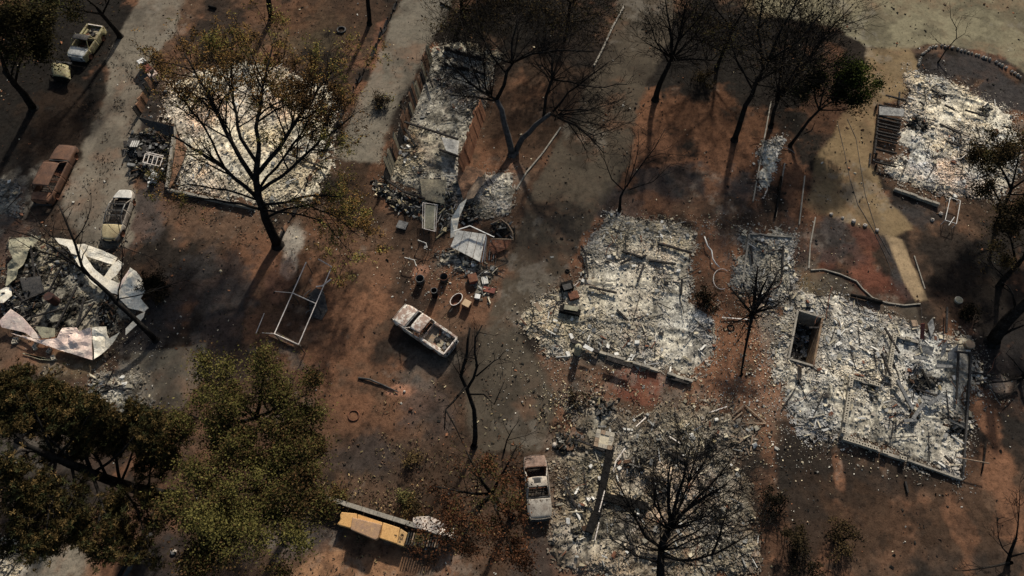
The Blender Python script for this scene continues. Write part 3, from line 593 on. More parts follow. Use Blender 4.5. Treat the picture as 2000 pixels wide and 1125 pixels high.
beams(C_, 'charred_beam', M['char'], [((1215, 490, .45), (1252, 502, .45)), ((1253, 503, .45), (1262, 498, .5)), ((1268, 508, .4), (1320, 516, .4)), ((1245, 550, .4), (1258, 515, .4)), ((1150, 560, .45), (1205, 572, .45)), ((1285, 475, .4), (1352, 494, .4)), ((1135, 480, .5), (1145, 500, .3)), ((1143, 498, .4), (1148, 540, .4)), ((1332, 545, .5), (1330, 575, .3)), ((1205, 605, .3), (1225, 625, .3)), ((1232, 505, .5), (1212, 515, .4))], .15)
MB().box(P(1113, 608, .45), (1.7, .5, .5), Matrix.Rotation(-.28, 3, 'Z')).build('charred_cabinet', M['black'], C_)
sheet(C_, 'green_cabinet_top', [(1103, 595, .8), (1130, 600, .8), (1128, 608, .75), (1101, 604, .75)], M['olive_sheet'], 2, .03, 51)
sheet(C_, 'fallen_white_board', [(1042, 592, .3), (1050, 590, .3), (1060, 607, .2), (1054, 612, .2)], M['tan_wood'], 2, .02, 52)
sheet(C_, 'fallen_white_board', [(1138, 678, .9), (1143, 672, .9), (1160, 682, .8), (1156, 687, .8)], M['white'], 2, .02, 53)
wh = thing('water_heater', 'scorched upright water heater at the lower left corner of the large pale ruin', 'water heater', P(1127, 690))
MB().lathe(P(1127, 690), [(.01, 0), (.27, 0), (.28, .1), (.28, 1.3), (.24, 1.38), (.01, 1.42)], 16).build('tank', M['olive_sheet'], wh, True)
MB().lathe(P(1127, 690), [(.05, 1.4), (.05, 1.55), (.0, 1.55)], 8).build('flue', M['dark_metal'], wh)
for i, (x, y) in enumerate(((1108, 552), (1120, 570))):
    wr = thing('burnt_appliance', ['black burnt stove lying near the left edge of the pale ruin', 'low rusty cabinet just below the black stove'][i], 'appliance', P(x, y+8))
    MB().box(P(x, y+8, .35), (.9-.1*i, .7, .7-.3*i), Matrix.Rotation(.3, 3, 'Z')).build('body', [M['black'], M['rust']][i], wr, bevel=.02)
    MB().box(P(x, y+8, .73-.3*i), (.7, .5, .06), Matrix.Rotation(.3, 3, 'Z')).build('top_panel', M['dark_metal'], wr)
D, gD = ash_house('burned_house', 'largest ash footprint with hollow block foundation walls and an open cellar', [(1555, 562), (1640, 578), (1700, 602), (1760, 628), (1800, 642), (1860, 655), (1905, 668), (1915, 730), (1897, 800), (1888, 870), (1872, 938), (1800, 912), (1720, 882), (1640, 858), (1560, 848), (1545, 800), (1535, 748), (1508, 735), (1515, 650), (1525, 600)],
  (1.7, 2.0, 1.4, 2.2, 1.1, .4, .3, .7), 104, 15000, 300, .28, bright=.93, holes=[PIT], dark=.4)
block_wall(D, (1746, 655), (1733, 738), .42); block_wall(D, (1746, 655), (1795, 668), .35, .35, 2); block_wall(D, (1662, 738), (1645, 852), .42, .05, 3); block_wall(D, (1662, 738), (1722, 755), .35, .3, 5)
block_wall(D, (1645, 856), (1720, 880), .3, .1, 4); block_wall(D, (1722, 882), (1770, 898), .35, .5, 6); block_wall(D, (1740, 757), (1752, 762), .35, 0, 7)
low_wall(D, (1893, 690), (1876, 935), .35, .12, M['dark_metal']); low_wall(D, (1770, 900), (1876, 938), .28, .14, M['concrete'])
beams(D, 'charred_beam', M['char'], [((1872, 690, .6), (1868, 780, .6)), ((1850, 600, .5), (1848, 650, .6)), ((1836, 685, .6), (1905, 690, .6)), ((1728, 640, .6), (1757, 690, .6)), ((1722, 690, .8), (1740, 735, .6)), ((1845, 890, .4), (1860, 905, .5)), ((1580, 640, .1), (1600, 640, .1)), ((1790, 760, .4), (1835, 775, .4)), ((1905, 745, .5), (1945, 738, .6)), ((1768, 940, .1), (1773, 962, .1))], .13)
beams(D, 'grey_girder', M['grey_metal'], [((1752, 742, .8), (1783, 800, .5)), ((1783, 818, .6), (1802, 790, .6)), ((1765, 822, .5), (1790, 820, .6)), ((1812, 790, .6), (1842, 770, .8)), ((1800, 775, .6), (1825, 782, .6)), ((1828, 715, .7), (1860, 716, .7)), ((1785, 698, .8), (1808, 700, .6))], .24, .12)
for k, q in enumerate([[(1800, 672, .6), (1825, 678, .7), (1820, 695, .5), (1803, 690, .4)], [(1850, 690, .7), (1872, 672, .8), (1868, 700, .5), (1850, 705, .5)], [(1838, 680, .7), (1848, 665, .9), (1846, 690, .6), (1836, 700, .5)], [(1812, 632, .4), (1822, 620, .5), (1826, 640, .4), (1818, 660, .3)]]):
    sheet(D, 'bent_sheet', q, M['grey_metal'], 3, .12, 60+k)
for k, (x, y, rx_, ry_) in enumerate(((1792, 750, 42, 20), (1778, 812, 14, 14), (1862, 830, 20, 22), (1700, 760, 14, 14))):
    pl = [(x+rx_*math.cos(a)*random.uniform(.7, 1.1), y+ry_*math.sin(a)*random.uniform(.7, 1.1), .38) for a in np.arange(0, 6.2, .6)]
    sootheap(D, pl, 130, 70+k)
# cellar
pc = [P(1557, 607), P(1605, 622), P(1587, 716), P(1539, 702)]
for i in range(4):
    a, b = pc[i], pc[(i+1) % 4]; m = MB(); m.beam(a+Vector((0, 0, -1.05)), b+Vector((0, 0, -1.05)), .15, 2.5)
    m.build('cellar_wall', [M['concrete'], mat3('scorched_cellar_wall', (.22, .15, .09), (.12, .07, .045), (.32, .27, .2), 1.5, .9, .3), M['concrete'], M['concrete']][i] if i != 1 else mat3('scorched_cellar_wall', (.22, .15, .09), (.10, .06, .04), (.32, .27, .2), 1.5, .9, .3), D)
rng = np.random.default_rng(9); n = 1100; u_, v_ = rng.random(n), rng.random(n)
cc = np.array([[p.x, p.y] for p in pc]); pp = (cc[0]*(1-u_)[:, None]+cc[1]*u_[:, None])*(1-v_)[:, None]+(cc[3]*(1-u_)[:, None]+cc[2]*u_[:, None])*v_[:, None]
s = rng.lognormal(-1.6, .5, n).clip(.08, .5)
tag(shards('cellar_rubble', np.column_stack([pp, -2.2+rng.random(n)*.35]), np.stack([s*1.5, s*.7, s*.4], 1), pick([CHARC, DGREY, GREYA, BLUEA*.6], [3, 4, 1.5, 1], n, rng), M['shard'], D, .5, rng), kind='stuff')
sheet(D, 'leaning_door', [(1558, 712, .6), (1566, 716, .9), (1566, 738, .4), (1556, 742, .3)], M['tan_wood'], 2, .03, 80, .05)
E, gE = ash_house('burned_shed', 'small narrow ash footprint of a shed behind the charred stubby tree', [(1442, 448), (1500, 448), (1550, 456), (1545, 540), (1530, 610), (1500, 640), (1480, 580), (1440, 560), (1420, 552), (1428, 500)],
  (.8, 1.4, 1.4, 1.2, 1.0, .1, .2, .7), 105, 2600, 70, .2, bright=.8, dark=.6, cat='shed ruin')
low_wall(E, (1462, 460), (1448, 555), .3, .15, M['concrete']); low_wall(E, (1462, 460), (1545, 466), .3, .15, M['concrete'])
beams(E, 'charred_beam', M['char'], [((1466, 480, .4), (1470, 515, .3)), ((1530, 480, .4), (1527, 540, .3)), ((1475, 470, .4), (1500, 478, .3))], .14)
F_, gF = ash_house('burned_house', 'brownish ash footprint under the bare tree at the bottom of the view', [(1100, 792), (1160, 780), (1260, 800), (1340, 796), (1430, 788), (1470, 840), (1452, 900), (1480, 980), (1478, 1140), (1250, 1140), (1085, 1105), (1062, 1040), (1085, 1000), (1085, 900), (1120, 850)],
  (1.2, .7, 1.2, .4, 2.4, .8, .8, 1.0), 106, 12000, 280, .32, bright=.78, dark=1.15, edge=1.8, fade=2.2, patchy=.3)
for a, b in (((1192, 878), (1166, 1005)), ((1170, 968), (1265, 990)), ((1150, 1040), (1162, 1005))):
    MB().beam(P(*a, .4), P(*b, .35), .55, .3).build('charred_girder', M['black'], F_)
beams(F_, 'bent_pipe', M['pipe'], [((1221, 875, .6), (1203, 900, .5)), ((1203, 900, .5), (1198, 922, .4)), ((1181, 958, .6), (1170, 1000, .5)), ((1170, 1020, .5), (1162, 1055, .4)), ((1262, 815, .4), (1242, 833, .5)), ((1385, 806, .4), (1420, 794, .4)), ((1307, 852, .4), (1328, 866, .4))], .07)
beams(F_, 'charred_beam', M['char'], [((1130, 860, .4), (1180, 880, .5)), ((1300, 880, .4), (1345, 905, .4)), ((1255, 930, .4), (1310, 940, .4)), ((1360, 890, .4), (1400, 870, .4)), ((1100, 940, .4), (1125, 990, .3)), ((1250, 1080, .4), (1320, 1095, .4))], .16)
for k, (x, y, r_) in enumerate(((1245, 905, 26), (1130, 1035, 24), (1335, 905, 22), (1385, 870, 20), (1110, 870, 18), (1175, 800, 20), (1290, 960, 24), (1400, 1000, 22))):
    pl = [(x+r_*math.cos(a)*random.uniform(.5, 1.2), y+r_*math.sin(a)*random.uniform(.5, 1.2), .42) for a in np.arange(0, 6.2, .6)]
    sootheap(F_, pl, 130, 90+k)
ch = thing('brick_chimney_base', 'square pale chimney stub standing in the upper left of the brownish ruin', 'chimney', P(1178, 862))
rr = Matrix.Rotation(-.25, 3, 'Z'); c0 = P(1178, 862)
for lv in range(3):
    for i in range(4):
        for j in range(3):
            dx, dy = [(-.5+.33*j, -.5), (.5, -.5+.33*j), (.5-.33*j, .5), (-.5, .5-.33*j)][i]
            MB().box(c0+rr @ Vector((dx+(.05 if lv % 2 else 0), dy, .1+.2*lv)), (.31, .31, .185), rr).build('masonry_block', random.choice([M['concrete'], M['tan_wood'], M['block']]), ch)
MB().box(c0+Vector((0, 0, .28)), (.72, .72, .5), rr).build('core', M['p_cream'], ch)
G, gG = ash_house('burned_house', 'bright ash footprint at the upper right with charred porch joists on its left', [(1775, 135), (1840, 152), (1925, 190), (1982, 225), (1990, 330), (1960, 402), (1850, 385), (1750, 366), (1722, 325), (1762, 296), (1768, 200)],
  (2.3, 2.2, .9, 1.6, .9, 1.2, .15, .5), 107, 9000, 220, .28, bright=1.22, dark=.35)
for k in range(6): MB().beam(P(1746+k*14.5, 370+k*5.3, .1), P(1746+(k+.95)*14.5, 370+(k+.95)*5.3, .1), .22, .4+.08*(k % 3)).build('foundation_wall', M['concrete'], G)
MB().beam(P(1718, 208, .45), P(1708, 300, .45), .14).build('porch_sill', M['char'], G)
for k, y in enumerate((205, 226, 232, 240, 246, 256, 262, 270, 290, 316)):
    MB().beam(P(1716-k*.8, y, .5), P(1762-k*1.3, y+10, .5), .11, .16).build('porch_joist', M['char'], G)
for y in (207, 262, 300, 322): MB().beam(P(1712, y, 0), P(1712, y, .5), .16).build('porch_post', M['char'], G)
sheet(G, 'porch_deck_sheet', [(1717, 208, .6), (1766, 214, .6), (1764, 228, .6), (1717, 225, .6)], M['grey_metal'], 2, .02, 110, .05)
beams(G, 'fallen_beam', M['char'], [((1730, 186, .4), (1770, 196, .4)), ((1757, 180, .4), (1755, 205, .3)), ((1835, 242, .5), (1878, 262, .5)), ((1848, 275, .4), (1875, 285, .4)), ((1796, 198, .6), (1806, 206, .5)), ((1845, 205, .4), (1865, 215, .4)), ((1885, 215, .5), (1930, 228, .5)), ((1700, 300, .1), (1698, 322, .1))], .13)
for k, (x, y, r_) in enumerate(((1790, 240, 18), (1800, 250, 16), (1830, 190, 14), (1870, 282, 12), (1880, 310, 11), (1915, 300, 14), (1920, 222, 12))):
    sootheap(G, [(x+r_*math.cos(a)*random.uniform(.5, 1.2), y+.7*r_*math.sin(a)*random.uniform(.5, 1.2), .36) for a in np.arange(0, 6.2, .6)], 130, 120+k)
I_, gI = ash_house('ash_strip', 'narrow strip of pale blue ash left between two low kerbs', [(1487, 272), (1528, 268), (1522, 345), (1500, 392), (1482, 400), (1477, 340)], (.1, 2.4, .8, 2, .1, 0, 0, .25), 108, 900, 12, .1, bright=1.0, group=None, cat='ash heap')
for a, b in (((1505, 200), (1470, 395)), ((1532, 320), (1514, 425)), ((1571, 345), (1560, 440))):
    tag(low_wall(None, a, b, .16, .1, M['concrete'], 'kerb'), ['low kerb running along the left of the blue ash strip', 'low kerb at the right of the blue ash strip', 'low kerb beside the gravel driveway below the green tree'][[1505, 1532, 1571].index(a[0])], 'kerb')
# collapsed metal building at the left
Hh, gH = ash_house('collapsed_metal_house', 'collapsed building with curled cream sheet metal walls round dark rubble', [(20, 472), (80, 462), (130, 475), (220, 508), (268, 560), (272, 610), (212, 665), (150, 655), (60, 655), (5, 615), (12, 540)],
  (.4, .2, .8, .2, 2.2, .5, 1.0, 1.3), 109, 5000, 150, .5, bright=.55, dark=1.4, pm=[('khaki', 3), ('grey', 2), ('char', 4), ('rust', 2)], group=None)
sh_ = lambda n_, pts_, m_, s_, a_=.14, f_=0: sheet(Hh, n_, [(x, y, .45+.33*h) for x, y, h in pts_], M[m_], 4, a_, s_, .03, f_)
sh_('curled_sheet', [(0, 629, .6), (22, 604, 1.6), (45, 620, 1.3), (57, 634, .9), (80, 661, .5), (65, 661, .3), (50, 650, .3), (30, 645, .3), (5, 640, .3)], 'pink_sheet', 201)
sh_('curled_sheet', [(20, 650, .3), (80, 664, .5), (112, 660, 1.0), (122, 641, 1.5), (150, 640, 1.4), (155, 648, 1.2), (179, 641, 1.7), (180, 703, .2), (150, 694, .2), (105, 680, .2)], 'pink_sheet', 202, .2, 1)
sh_('curled_sheet', [(180, 641, 1.7), (208, 638, 1.4), (210, 652, 1.0), (214, 662, .8), (237, 650, .8), (212, 680, .3), (186, 703, .15)], 'cream_sheet', 203, .2, 1)
sh_('olive_wall_piece', [(70, 638, .9), (108, 642, 1.0), (108, 658, .8), (84, 662, .6)], 'olive_sheet', 204)
sh_('curled_ribbon', [(100, 464, 1.2), (120, 466, 1.3), (142, 469, 1.5), (154, 480, 1.6), (168, 502, 1.6), (184, 525, 1.5), (202, 540, 1.4), (234, 554, 1.2), (232, 576, .9), (205, 568, 1.0), (180, 553, 1.1), (160, 528, 1.2), (143, 500, 1.3), (132, 482, 1.3), (116, 476, 1.1)], 'cream_sheet', 205, .1)
sh_('curled_sheet', [(230, 560, 1.0), (242, 552, 1.3), (256, 524, 1.6), (268, 532, 1.5), (278, 546, 1.2), (284, 570, 1.1), (276, 584, 1.0), (291, 602, .8), (282, 610, .7), (252, 602, .7), (234, 584, .8)], 'cream_sheet', 206, .22, 1)
sh_('curled_ribbon', [(262, 540, 1.4), (252, 535, 1.5), (240, 555, 1.3), (230, 568, .9), (226, 562, 1.1), (240, 545, 1.4), (252, 528, 1.6)], 'pink_sheet', 207)
sh_('curled_sheet', [(150, 478, 1.1), (165, 477, 1.3), (200, 489, 1.3), (230, 503, 1.1), (224, 519, .8), (200, 511, .8), (166, 500, .8)], 'cream_sheet', 208)
sh_('curled_ribbon', [(232, 508, 1.6), (242, 516, 1.4), (228, 538, 1.1), (210, 552, .9), (192, 552, .9), (206, 538, 1.2), (218, 520, 1.5)], 'cream_sheet', 209, .06)
sh_('olive_wall_piece', [(17, 468, 1.2), (45, 464, 1.3), (82, 459, 1.1), (68, 475, .9), (55, 498, .8), (42, 522, .9), (30, 550, .8), (18, 557, .5), (10, 558, .3), (16, 517, .5), (28, 507, .9), (20, 490, .8)], 'olive_sheet', 210, .25, 1)
sh_('curled_sheet', [(0, 567, .9), (12, 560, 1.1), (22, 563, .9), (24, 578, .6), (8, 592, .4), (0, 592, .4)], 'cream_sheet', 211)
sh_('curled_sheet', [(246, 640, .6), (262, 622, .9), (284, 609, .7), (282, 620, .4), (272, 632, .2), (246, 655, .15)], 'cream_sheet', 212)
sootheap(Hh, [(195, 600, .5), (222, 575, .5), (235, 600, .5), (225, 640, .4), (200, 640, .4)], 260, 213)
sootheap(Hh, [(40, 540, .5), (85, 535, .5), (90, 600, .5), (45, 640, .5), (10, 610, .5)], 500, 214)
sh_('sooty_sheet', [(40, 545, .6), (80, 540, .7), (88, 575, .6), (50, 585, .5)], 'dark_metal', 214)
MB().lathe(P(110, 590, .2), [(.0, 0), (.38, 0), (.38, 1.1), (.0, 1.1)], 16).build('rusty_boiler', mat3('dark_rust', (.07, .03, .022), (.03, .02, .018), None, 3, .8, .3), Hh)
beams(Hh, 'charred_beam', M['char'], [((60, 480, 1.0), (70, 560, .6)), ((120, 520, 1.1), (95, 570, .7)), ((150, 560, .9), (110, 640, .7)), ((165, 580, .8), (150, 640, .6)), ((185, 590, .9), (150, 640, .6)), ((90, 480, 1.1), (150, 500, 1.0)), ((40, 590, .8), (110, 560, .7)), ((60, 620, .6), (130, 600, .8)), ((20, 560, .8), (60, 600, .5))], .12)
for k in range(6):
    MB().beam(P(45+k*4, 690+k, .12), P(80+k*5, 702+k*.3, .12), .09, .03, 0).build('siding_slat', M['olive_sheet'], Hh)

ash_house('ash_pile', 'broken white ash rubble between the pale slab and the dark pine', [(190, 725), (265, 735), (290, 790), (262, 835), (205, 805), (160, 770)], (1, 2, 1.5, 1, .6, .2, .2, .9), 121, 1500, 30, .25, bright=.75, dark=1.2, group=None, cat='ash heap')
ash_house('ash_pile', 'white ash rubble in the lower left corner beside the blue-grey paving', [(-20, 1050), (32, 1058), (48, 1100), (42, 1150), (-20, 1150)], (1.5, 2.4, 1, .8, .6, .2, .1, .5), 122, 900, 15, .2, bright=.95, group=None, cat='ash heap')
ash_house('ash_pile', 'grey-olive debris spread below the collapsed carport', [(850, 485), (885, 480), (945, 512), (965, 530), (940, 545), (900, 535), (862, 520)], (.4, .5, 1.6, .4, 2, .5, .6, 1.0), 123, 1200, 40, .2, bright=.6, dark=1.2, group=None, cat='debris heap')
ash_house('ash_pile', 'grey ash heap at the left edge beside the brown rusted vehicle', [(-20, 345), (30, 350), (52, 385), (40, 420), (-20, 430)], (.2, .8, 1.8, 1.2, .6, 0, .1, .8), 124, 700, 10, .12, bright=.5, dark=1, group=None, cat='ash heap')
ash_house('ash_pile', 'small pale ash spill outside the right wall of the largest ruin', [(1903, 715), (1925, 718), (1932, 735), (1918, 748), (1903, 742)], (2, 1.5, 1, .3, 1, .4, .1, .4), 125, 260, 8, .12, bright=.85, group=None, edge=.4, cat='ash heap')

ash_house('ash_pile', 'rusty scrap scattered between the barrels and the red sheets', [(898, 520), (965, 528), (962, 580), (930, 588), (900, 560)], (.3, .4, 1.0, .1, 1.5, .6, 1.5, 1.2), 126, 500, 34, .08, bright=.5, dark=1.2, group=None, patchy=.7, cat='debris heap')
# ------------------------------------------------------------ vehicles (x forward, y left, origin on the ground)
M['car_white'] = mat3('burnt_white_car_steel', (.62, .58, .51), (.30, .21, .165), (.12, .09, .075), 2.0, .7, .15, lo=.45, hi=.54)
M['car_grey'] = mat3('burnt_grey_car_steel', (.34, .31, .26), (.20, .17, .14), (.10, .08, .065), 1.3, .7, .15)
M['car_rust'] = mat3('rusted_car_steel', (.135, .070, .042), (.09, .050, .034), (.04, .028, .022), 1.1, .75, .2)
M['car_orange'] = mat3('orange_rust', (.24, .12, .065), (.13, .06, .035), None, 2, .8, .2)
M['car_yellow'] = mat3('heat_yellowed_steel', (.48, .40, .23), (.34, .27, .15), (.30, .20, .11), 1.1, .6, .1)
M['car_olive'] = mat3('dappled_olive_steel', (.30, .27, .14), (.14, .11, .06), (.40, .38, .30), 2.5, .7, .2)
M['car_pale'] = mat3('pale_ash_steel', (.52, .52, .48), (.30, .30, .28), (.10, .1, .1), 2.2, .7, .2)
M['interior'] = mat3('burnt_interior', (.02, .018, .016), (.06, .045, .035), (.14, .12, .10), 4, .95, .4)
def car(name, label, cat, front, rear, width, kind, mt, hood=None, roof=None, tail=None, lamp=True):
    f, r = P(*front, .9), P(*rear, .9); d = f-r; L = d.length; yaw = math.atan2(d.y, d.x); c = (f+r)/2
    root = thing(name, label, cat, (c.x, c.y, 0), yaw); W = width
    hood = hood or mt; roof = roof or mt; tail = tail or mt
    belt = {'pickup': 1.02, 'suv': 1.0, 'sedan': .88, 'open': .85}[kind]; top = {'pickup': 1.66, 'suv': 1.72, 'sedan': 1.36, 'open': 1.30}[kind]
    k0 = {'pickup': (.24, -.06), 'suv': (.19, -.36), 'sedan': (.17, -.28), 'open': (.20, -.30)}[kind]     # windscreen base, rear window base (fraction of L from the middle)
    xc, xr = k0[0]*L, k0[1]*L
    ax = [L*.5-.82, -L*.5+.95]; dr = .05
    rn, rs = (.36, .60) if kind == 'open' else (.16, .72)
    hw = lambda x: W/2*(1-rn*max(0., (abs(x)/(L/2)-rs)/(1-rs))**2)
    def zb(x):
        if x > xc: return belt-(.24 if kind == 'open' else .13)*((x-xc)/(L/2-xc))**1.8
        return belt-(.04 if kind != 'pickup' else 0)*max(0., (xr-x)/(L/2+xr))
    def zbot(x):
        z = .24
        for a in ax:
            if abs(x-a) < .40: z = max(z, .22+math.sqrt(max(0, .16-(x-a)**2)))
        return z
    doors = {'pickup': [(-L/2, xr, 'bed_side'), (xr+.01, xc-.02, 'door'), (xc, L/2, 'fender')],
             'suv': [(-L/2, xr+.25, 'quarter_panel'), (xr+.27, (xr+xc)/2+.1, 'door'), ((xr+xc)/2+.12, xc-.02, 'door'), (xc, L/2, 'fender')]}.get(kind,
             [(-L/2, xr+.2, 'quarter_panel'), (xr+.22, (xr+xc)/2-.02, 'door'), ((xr+xc)/2, xc-.02, 'door'), (xc, L/2, 'fender')])
    for s in (-1, 1):
        for x0, x1, nm in doors:
            n = max(5, int((x1-x0)/.08))
            def fn(u, v, x0=x0, x1=x1, s=s):
                x = x0+(x1-x0)*u; z = zbot(x)+(zb(x)-zbot(x))*v
                return (x, s*(hw(x)-.045*(1-v)**2-.06*v**3), z)
            MB().grid(fn, n, 6).build(nm, mt if nm != 'bed_side' else tail, root, True, True, .035)
        for a in ax:
            wm = MB(); 
            for q in range(18):
                b0, b1 = q*6.2832/18, (q+1)*6.2832/18
                for ra, rb, ya, yb in ((.24, .24, -.1, .1), (.24, .20, .1, .07), (.20, .07, .07, .03), (.07, .0, .03, .05)):
                    y0, y1 = s*(W/2-.16)+s*ya, s*(W/2-.16)+s*yb
                    wm.add([(a+ra*math.cos(b0), y0, .25+ra*math.sin(b0)), (a+ra*math.cos(b1), y0, .25+ra*math.sin(b1)), (a+rb*math.cos(b1), y1, .25+rb*math.sin(b1)), (a+rb*math.cos(b0), y1, .25+rb*math.sin(b0))], [(0, 1, 2, 3)])
            wm.build('wheel_rim', M['rust'], root, True, True)
    def panel(nm, x0, x1, crown, m, zf=None, inset=.03, drop=0, nx=14):
        def fn(u, v):
            x = x0+(x1-x0)*u; y = (hw(x)-.05)*(2*v-1); z = (zf(x) if zf else zb(x))+crown*(1-(2*v-1)**2)-.01
            z += .012*math.sin(x*5+y*3)*math.cos(y*6)            # heat-buckled steel
            if drop and u > .85: z -= drop*((u-.85)/.15)**2
            return (x, y, z)
        return MB().grid(fn, nx, 12).build(nm, m, root, True, True, .02)
    panel('hood', xc+.12, L/2-.04, .07, hood, drop=.06, nx=18)
    panel('cowl', xc-.02, xc+.10, .03, M['dark_metal'] if kind != 'pickup' else M['grey_metal'], nx=3)
    # front and rear faces
    for s, nm, m in ((1, 'front_panel', hood), (-1, 'rear_panel' if kind != 'pickup' else 'tailgate', tail)):
        xe = s*(L/2)
        def fn(u, v, s=s, xe=xe): y = hw(xe)*(2*v-1)*.99; return (xe+s*(.05*(1-(2*v-1)**2)-.02*u), y, .36+(zb(xe)-.37)*u)
        pn = MB().grid(fn, 5, 12).build(nm, m, root, True, True, .03)
        bm_ = MB(); bm_.tube([Vector((xe+s*(.10-.10*(t*t)), hw(xe)*t*1.02, .42)) for t in (-1, -.8, -.5, 0, .5, .8, 1)], .075, 6); bm_.build('bumper', M['grey_metal'] if kind == 'pickup' else M['dark_metal'], pn, True, True)
        if lamp:
            for t in (-.72, .72):
                MB().lathe((0, 0, 0), [(.0, .0), (.10, .02), (.12, .06), (.11, .08)], 12)
                h_ = MB(); h_.lathe((0, 0, 0), [(.0, .0), (.08, .02), (.105, .06), (.12, .06)], 12); h_.v = [(xe+s*(.015+z*.6+.02), hw(xe)*t+x, .66+y) for x, y, z in h_.v]
                h_.build('headlight' if s > 0 else 'tail_light', M['black'], pn, False, True)
    if kind != 'pickup': panel('trunk_lid', -L/2+.03, xr-.12 if kind != 'suv' else xr-.05, .05, tail)
    # floor, firewall and seats
    MB().box((0, 0, .27), (L*.9, W*.86, .06)).build('floor_pan', M['interior'], root, False, True)
    dsh = MB().box((xc-.05, 0, .62), (.10, W*.84, .5)).build('dashboard', M['interior'], root, False, True)
    st = MB(); st.tube([Vector((xc-.34+.05*math.cos(a), W*.2+.18*math.sin(a), .86+.16*math.cos(a))) for a in np.arange(0, 6.4, .5)], .015, 5); st.build('steering_wheel', M['dark_metal'], dsh, False, True)
    rows = [xc-.95]+([xc-1.75] if kind != 'pickup' else [])
    for ri, xq in enumerate(rows):
        for s in ((-1, 1) if ri == 0 else (0,)):
            wd = W*.3 if ri == 0 else W*.72; y = s*W*.21; m = MB()
            for a, b in (((xq-.2, y-wd/2, .45), (xq+.25, y-wd/2, .45)), ((xq-.2, y+wd/2, .45), (xq+.25, y+wd/2, .45)), ((xq+.25, y-wd/2, .45), (xq+.25, y+wd/2, .45)),
                         ((xq-.2, y-wd/2, .42), (xq-.36, y-wd/2, .98)), ((xq-.2, y+wd/2, .42), (xq-.36, y+wd/2, .98)), ((xq-.36, y-wd/2, .98), (xq-.36, y+wd/2, .98)), ((xq-.28, y-wd/2, .7), (xq-.28, y+wd/2, .7))): m.beam(a, b, .035)
            for q in range(5): m.beam((xq-.2+.09*q, y-wd/2, .43), (xq-.2+.09*q, y+wd/2, .43), .02)
            m.build('seat_frame', M['rust'] if kind != 'open' else M['dark_metal'], root, False, True)
    # roof and pillars
    rx1, rx0 = xc-(.62 if kind != 'pickup' else .48), xr+{'pickup': .14, 'suv': .22, 'sedan': .62, 'open': .7}[kind]
    rw = lambda x: hw(0)*.80
    if kind != 'open':
        def fr(u, v):
            x = rx0+(rx1-rx0)*u; t = 2*v-1; return (x-.04*(t*t)*(1 if u > .5 else -1)*(abs(u-.5)*2), rw(x)*t, top-.07*t*t-.05*(2*u-1)**2+.014*math.sin(x*6)*math.cos(t*5))
        ro = MB().grid(fr, 16, 12).build('roof', roof, root, True, True, .025)
        if kind == 'sedan':
            MB().box((rx1-.42, 0, top-.02), (.46, .66, .03)).build('sunroof', M['grey_metal'], ro, False, True, bevel=.01)
            MB().box((rx1-.42, .0, top+.004), (.30, .48, .02)).build('sunroof_recess', M['dark_metal'], ro, False, True)
    pl = []
    for s in (-1, 1):
        y1 = s*rw(0)*.99; y0 = s*(W/2-.07)
        pl += [((xc+.02, y0, belt-.02), (rx1, y1, top-.1)), ((xr+.0, y0, belt-.02), (rx0, y1, top-.1))]
        if kind != 'pickup': pl.append((((xc+xr)/2, y0, belt-.02), ((rx0+rx1)/2, y1, top-.08)))
        if kind == 'open': MB().tube([Vector((rx0, y1, top-.1)), Vector(((rx0+rx1)/2, y1, top-.05)), Vector((rx1, y1, top-.1))], .04, 6).build('roof_rail', M['grey_metal'], root, True, True)
    if kind == 'open':
        for x in (rx1, rx0, (rx0+rx1)/2+.1): MB().beam((x, -rw(0), top-.09), (x, rw(0), top-.09), .09, .04).build('roof_bow', M['dark_metal'], root, False, True)
    for a, b in pl: MB().beam(a, b, .07, .06).build('pillar', mt, root, False, True)
    if kind == 'pickup':
        MB().box(((-L/2+xr)/2, 0, .58), (xr+L/2-.1, W*.80, .05)).build('bed_floor', M['bed'], root, False, True)
        MB().box((xr-.04, 0, .80), (.05, W*.84, .44)).build('bed_headboard', tail, root, False, True)
        for s in (-1, 1):
            MB().box(((-L/2+xr)/2, s*(W/2-.22), .79), (xr+L/2-.12, .04, .42)).build('bed_inner_wall', tail, root, False, True)
            MB().box(((-L/2+xr)/2, s*(W/2-.14), 1.005), (xr+L/2-.06, .17, .04)).build('bed_rail', tail, root, False, True, bevel=.012)
            MB().box((ax[1], s*(W/2-.32), .72), (.8, .2, .26)).build('wheel_well', tail, root, False, True, bevel=.05)
        MB().box((-L/2+.07, 0, .995), (.08, W*.84, .05)).build('tailgate_rail', M['pipe'], root, False, True)
        rg = random.Random(3)
        for q in range(14):
            MB().box((rg.uniform(-L/2+.35, xr-.3), rg.uniform(-.6, .6), .66+rg.random()*.05), (rg.uniform(.15, .5), rg.uniform(.08, .35), rg.uniform(.04, .12)), Matrix.Rotation(rg.uniform(0, 3), 3, 'Z')).build('bed_debris', M[rg.choice(['tan_wood', 'char', 'rust', 'grey_metal', 'p_khaki'])], root, False, True)
    return root
M['bed'] = mat3('rusty_ashy_bed_floor', (.30, .22, .14), (.15, .13, .11), (.22, .11, .07), 1.8, .9, .3)
car('pickup_truck', 'burnt white and rust pickup truck with open debris-strewn bed on red soil', 'pickup truck', (779, 608), (881, 677), 1.95, 'pickup', M['car_white'])
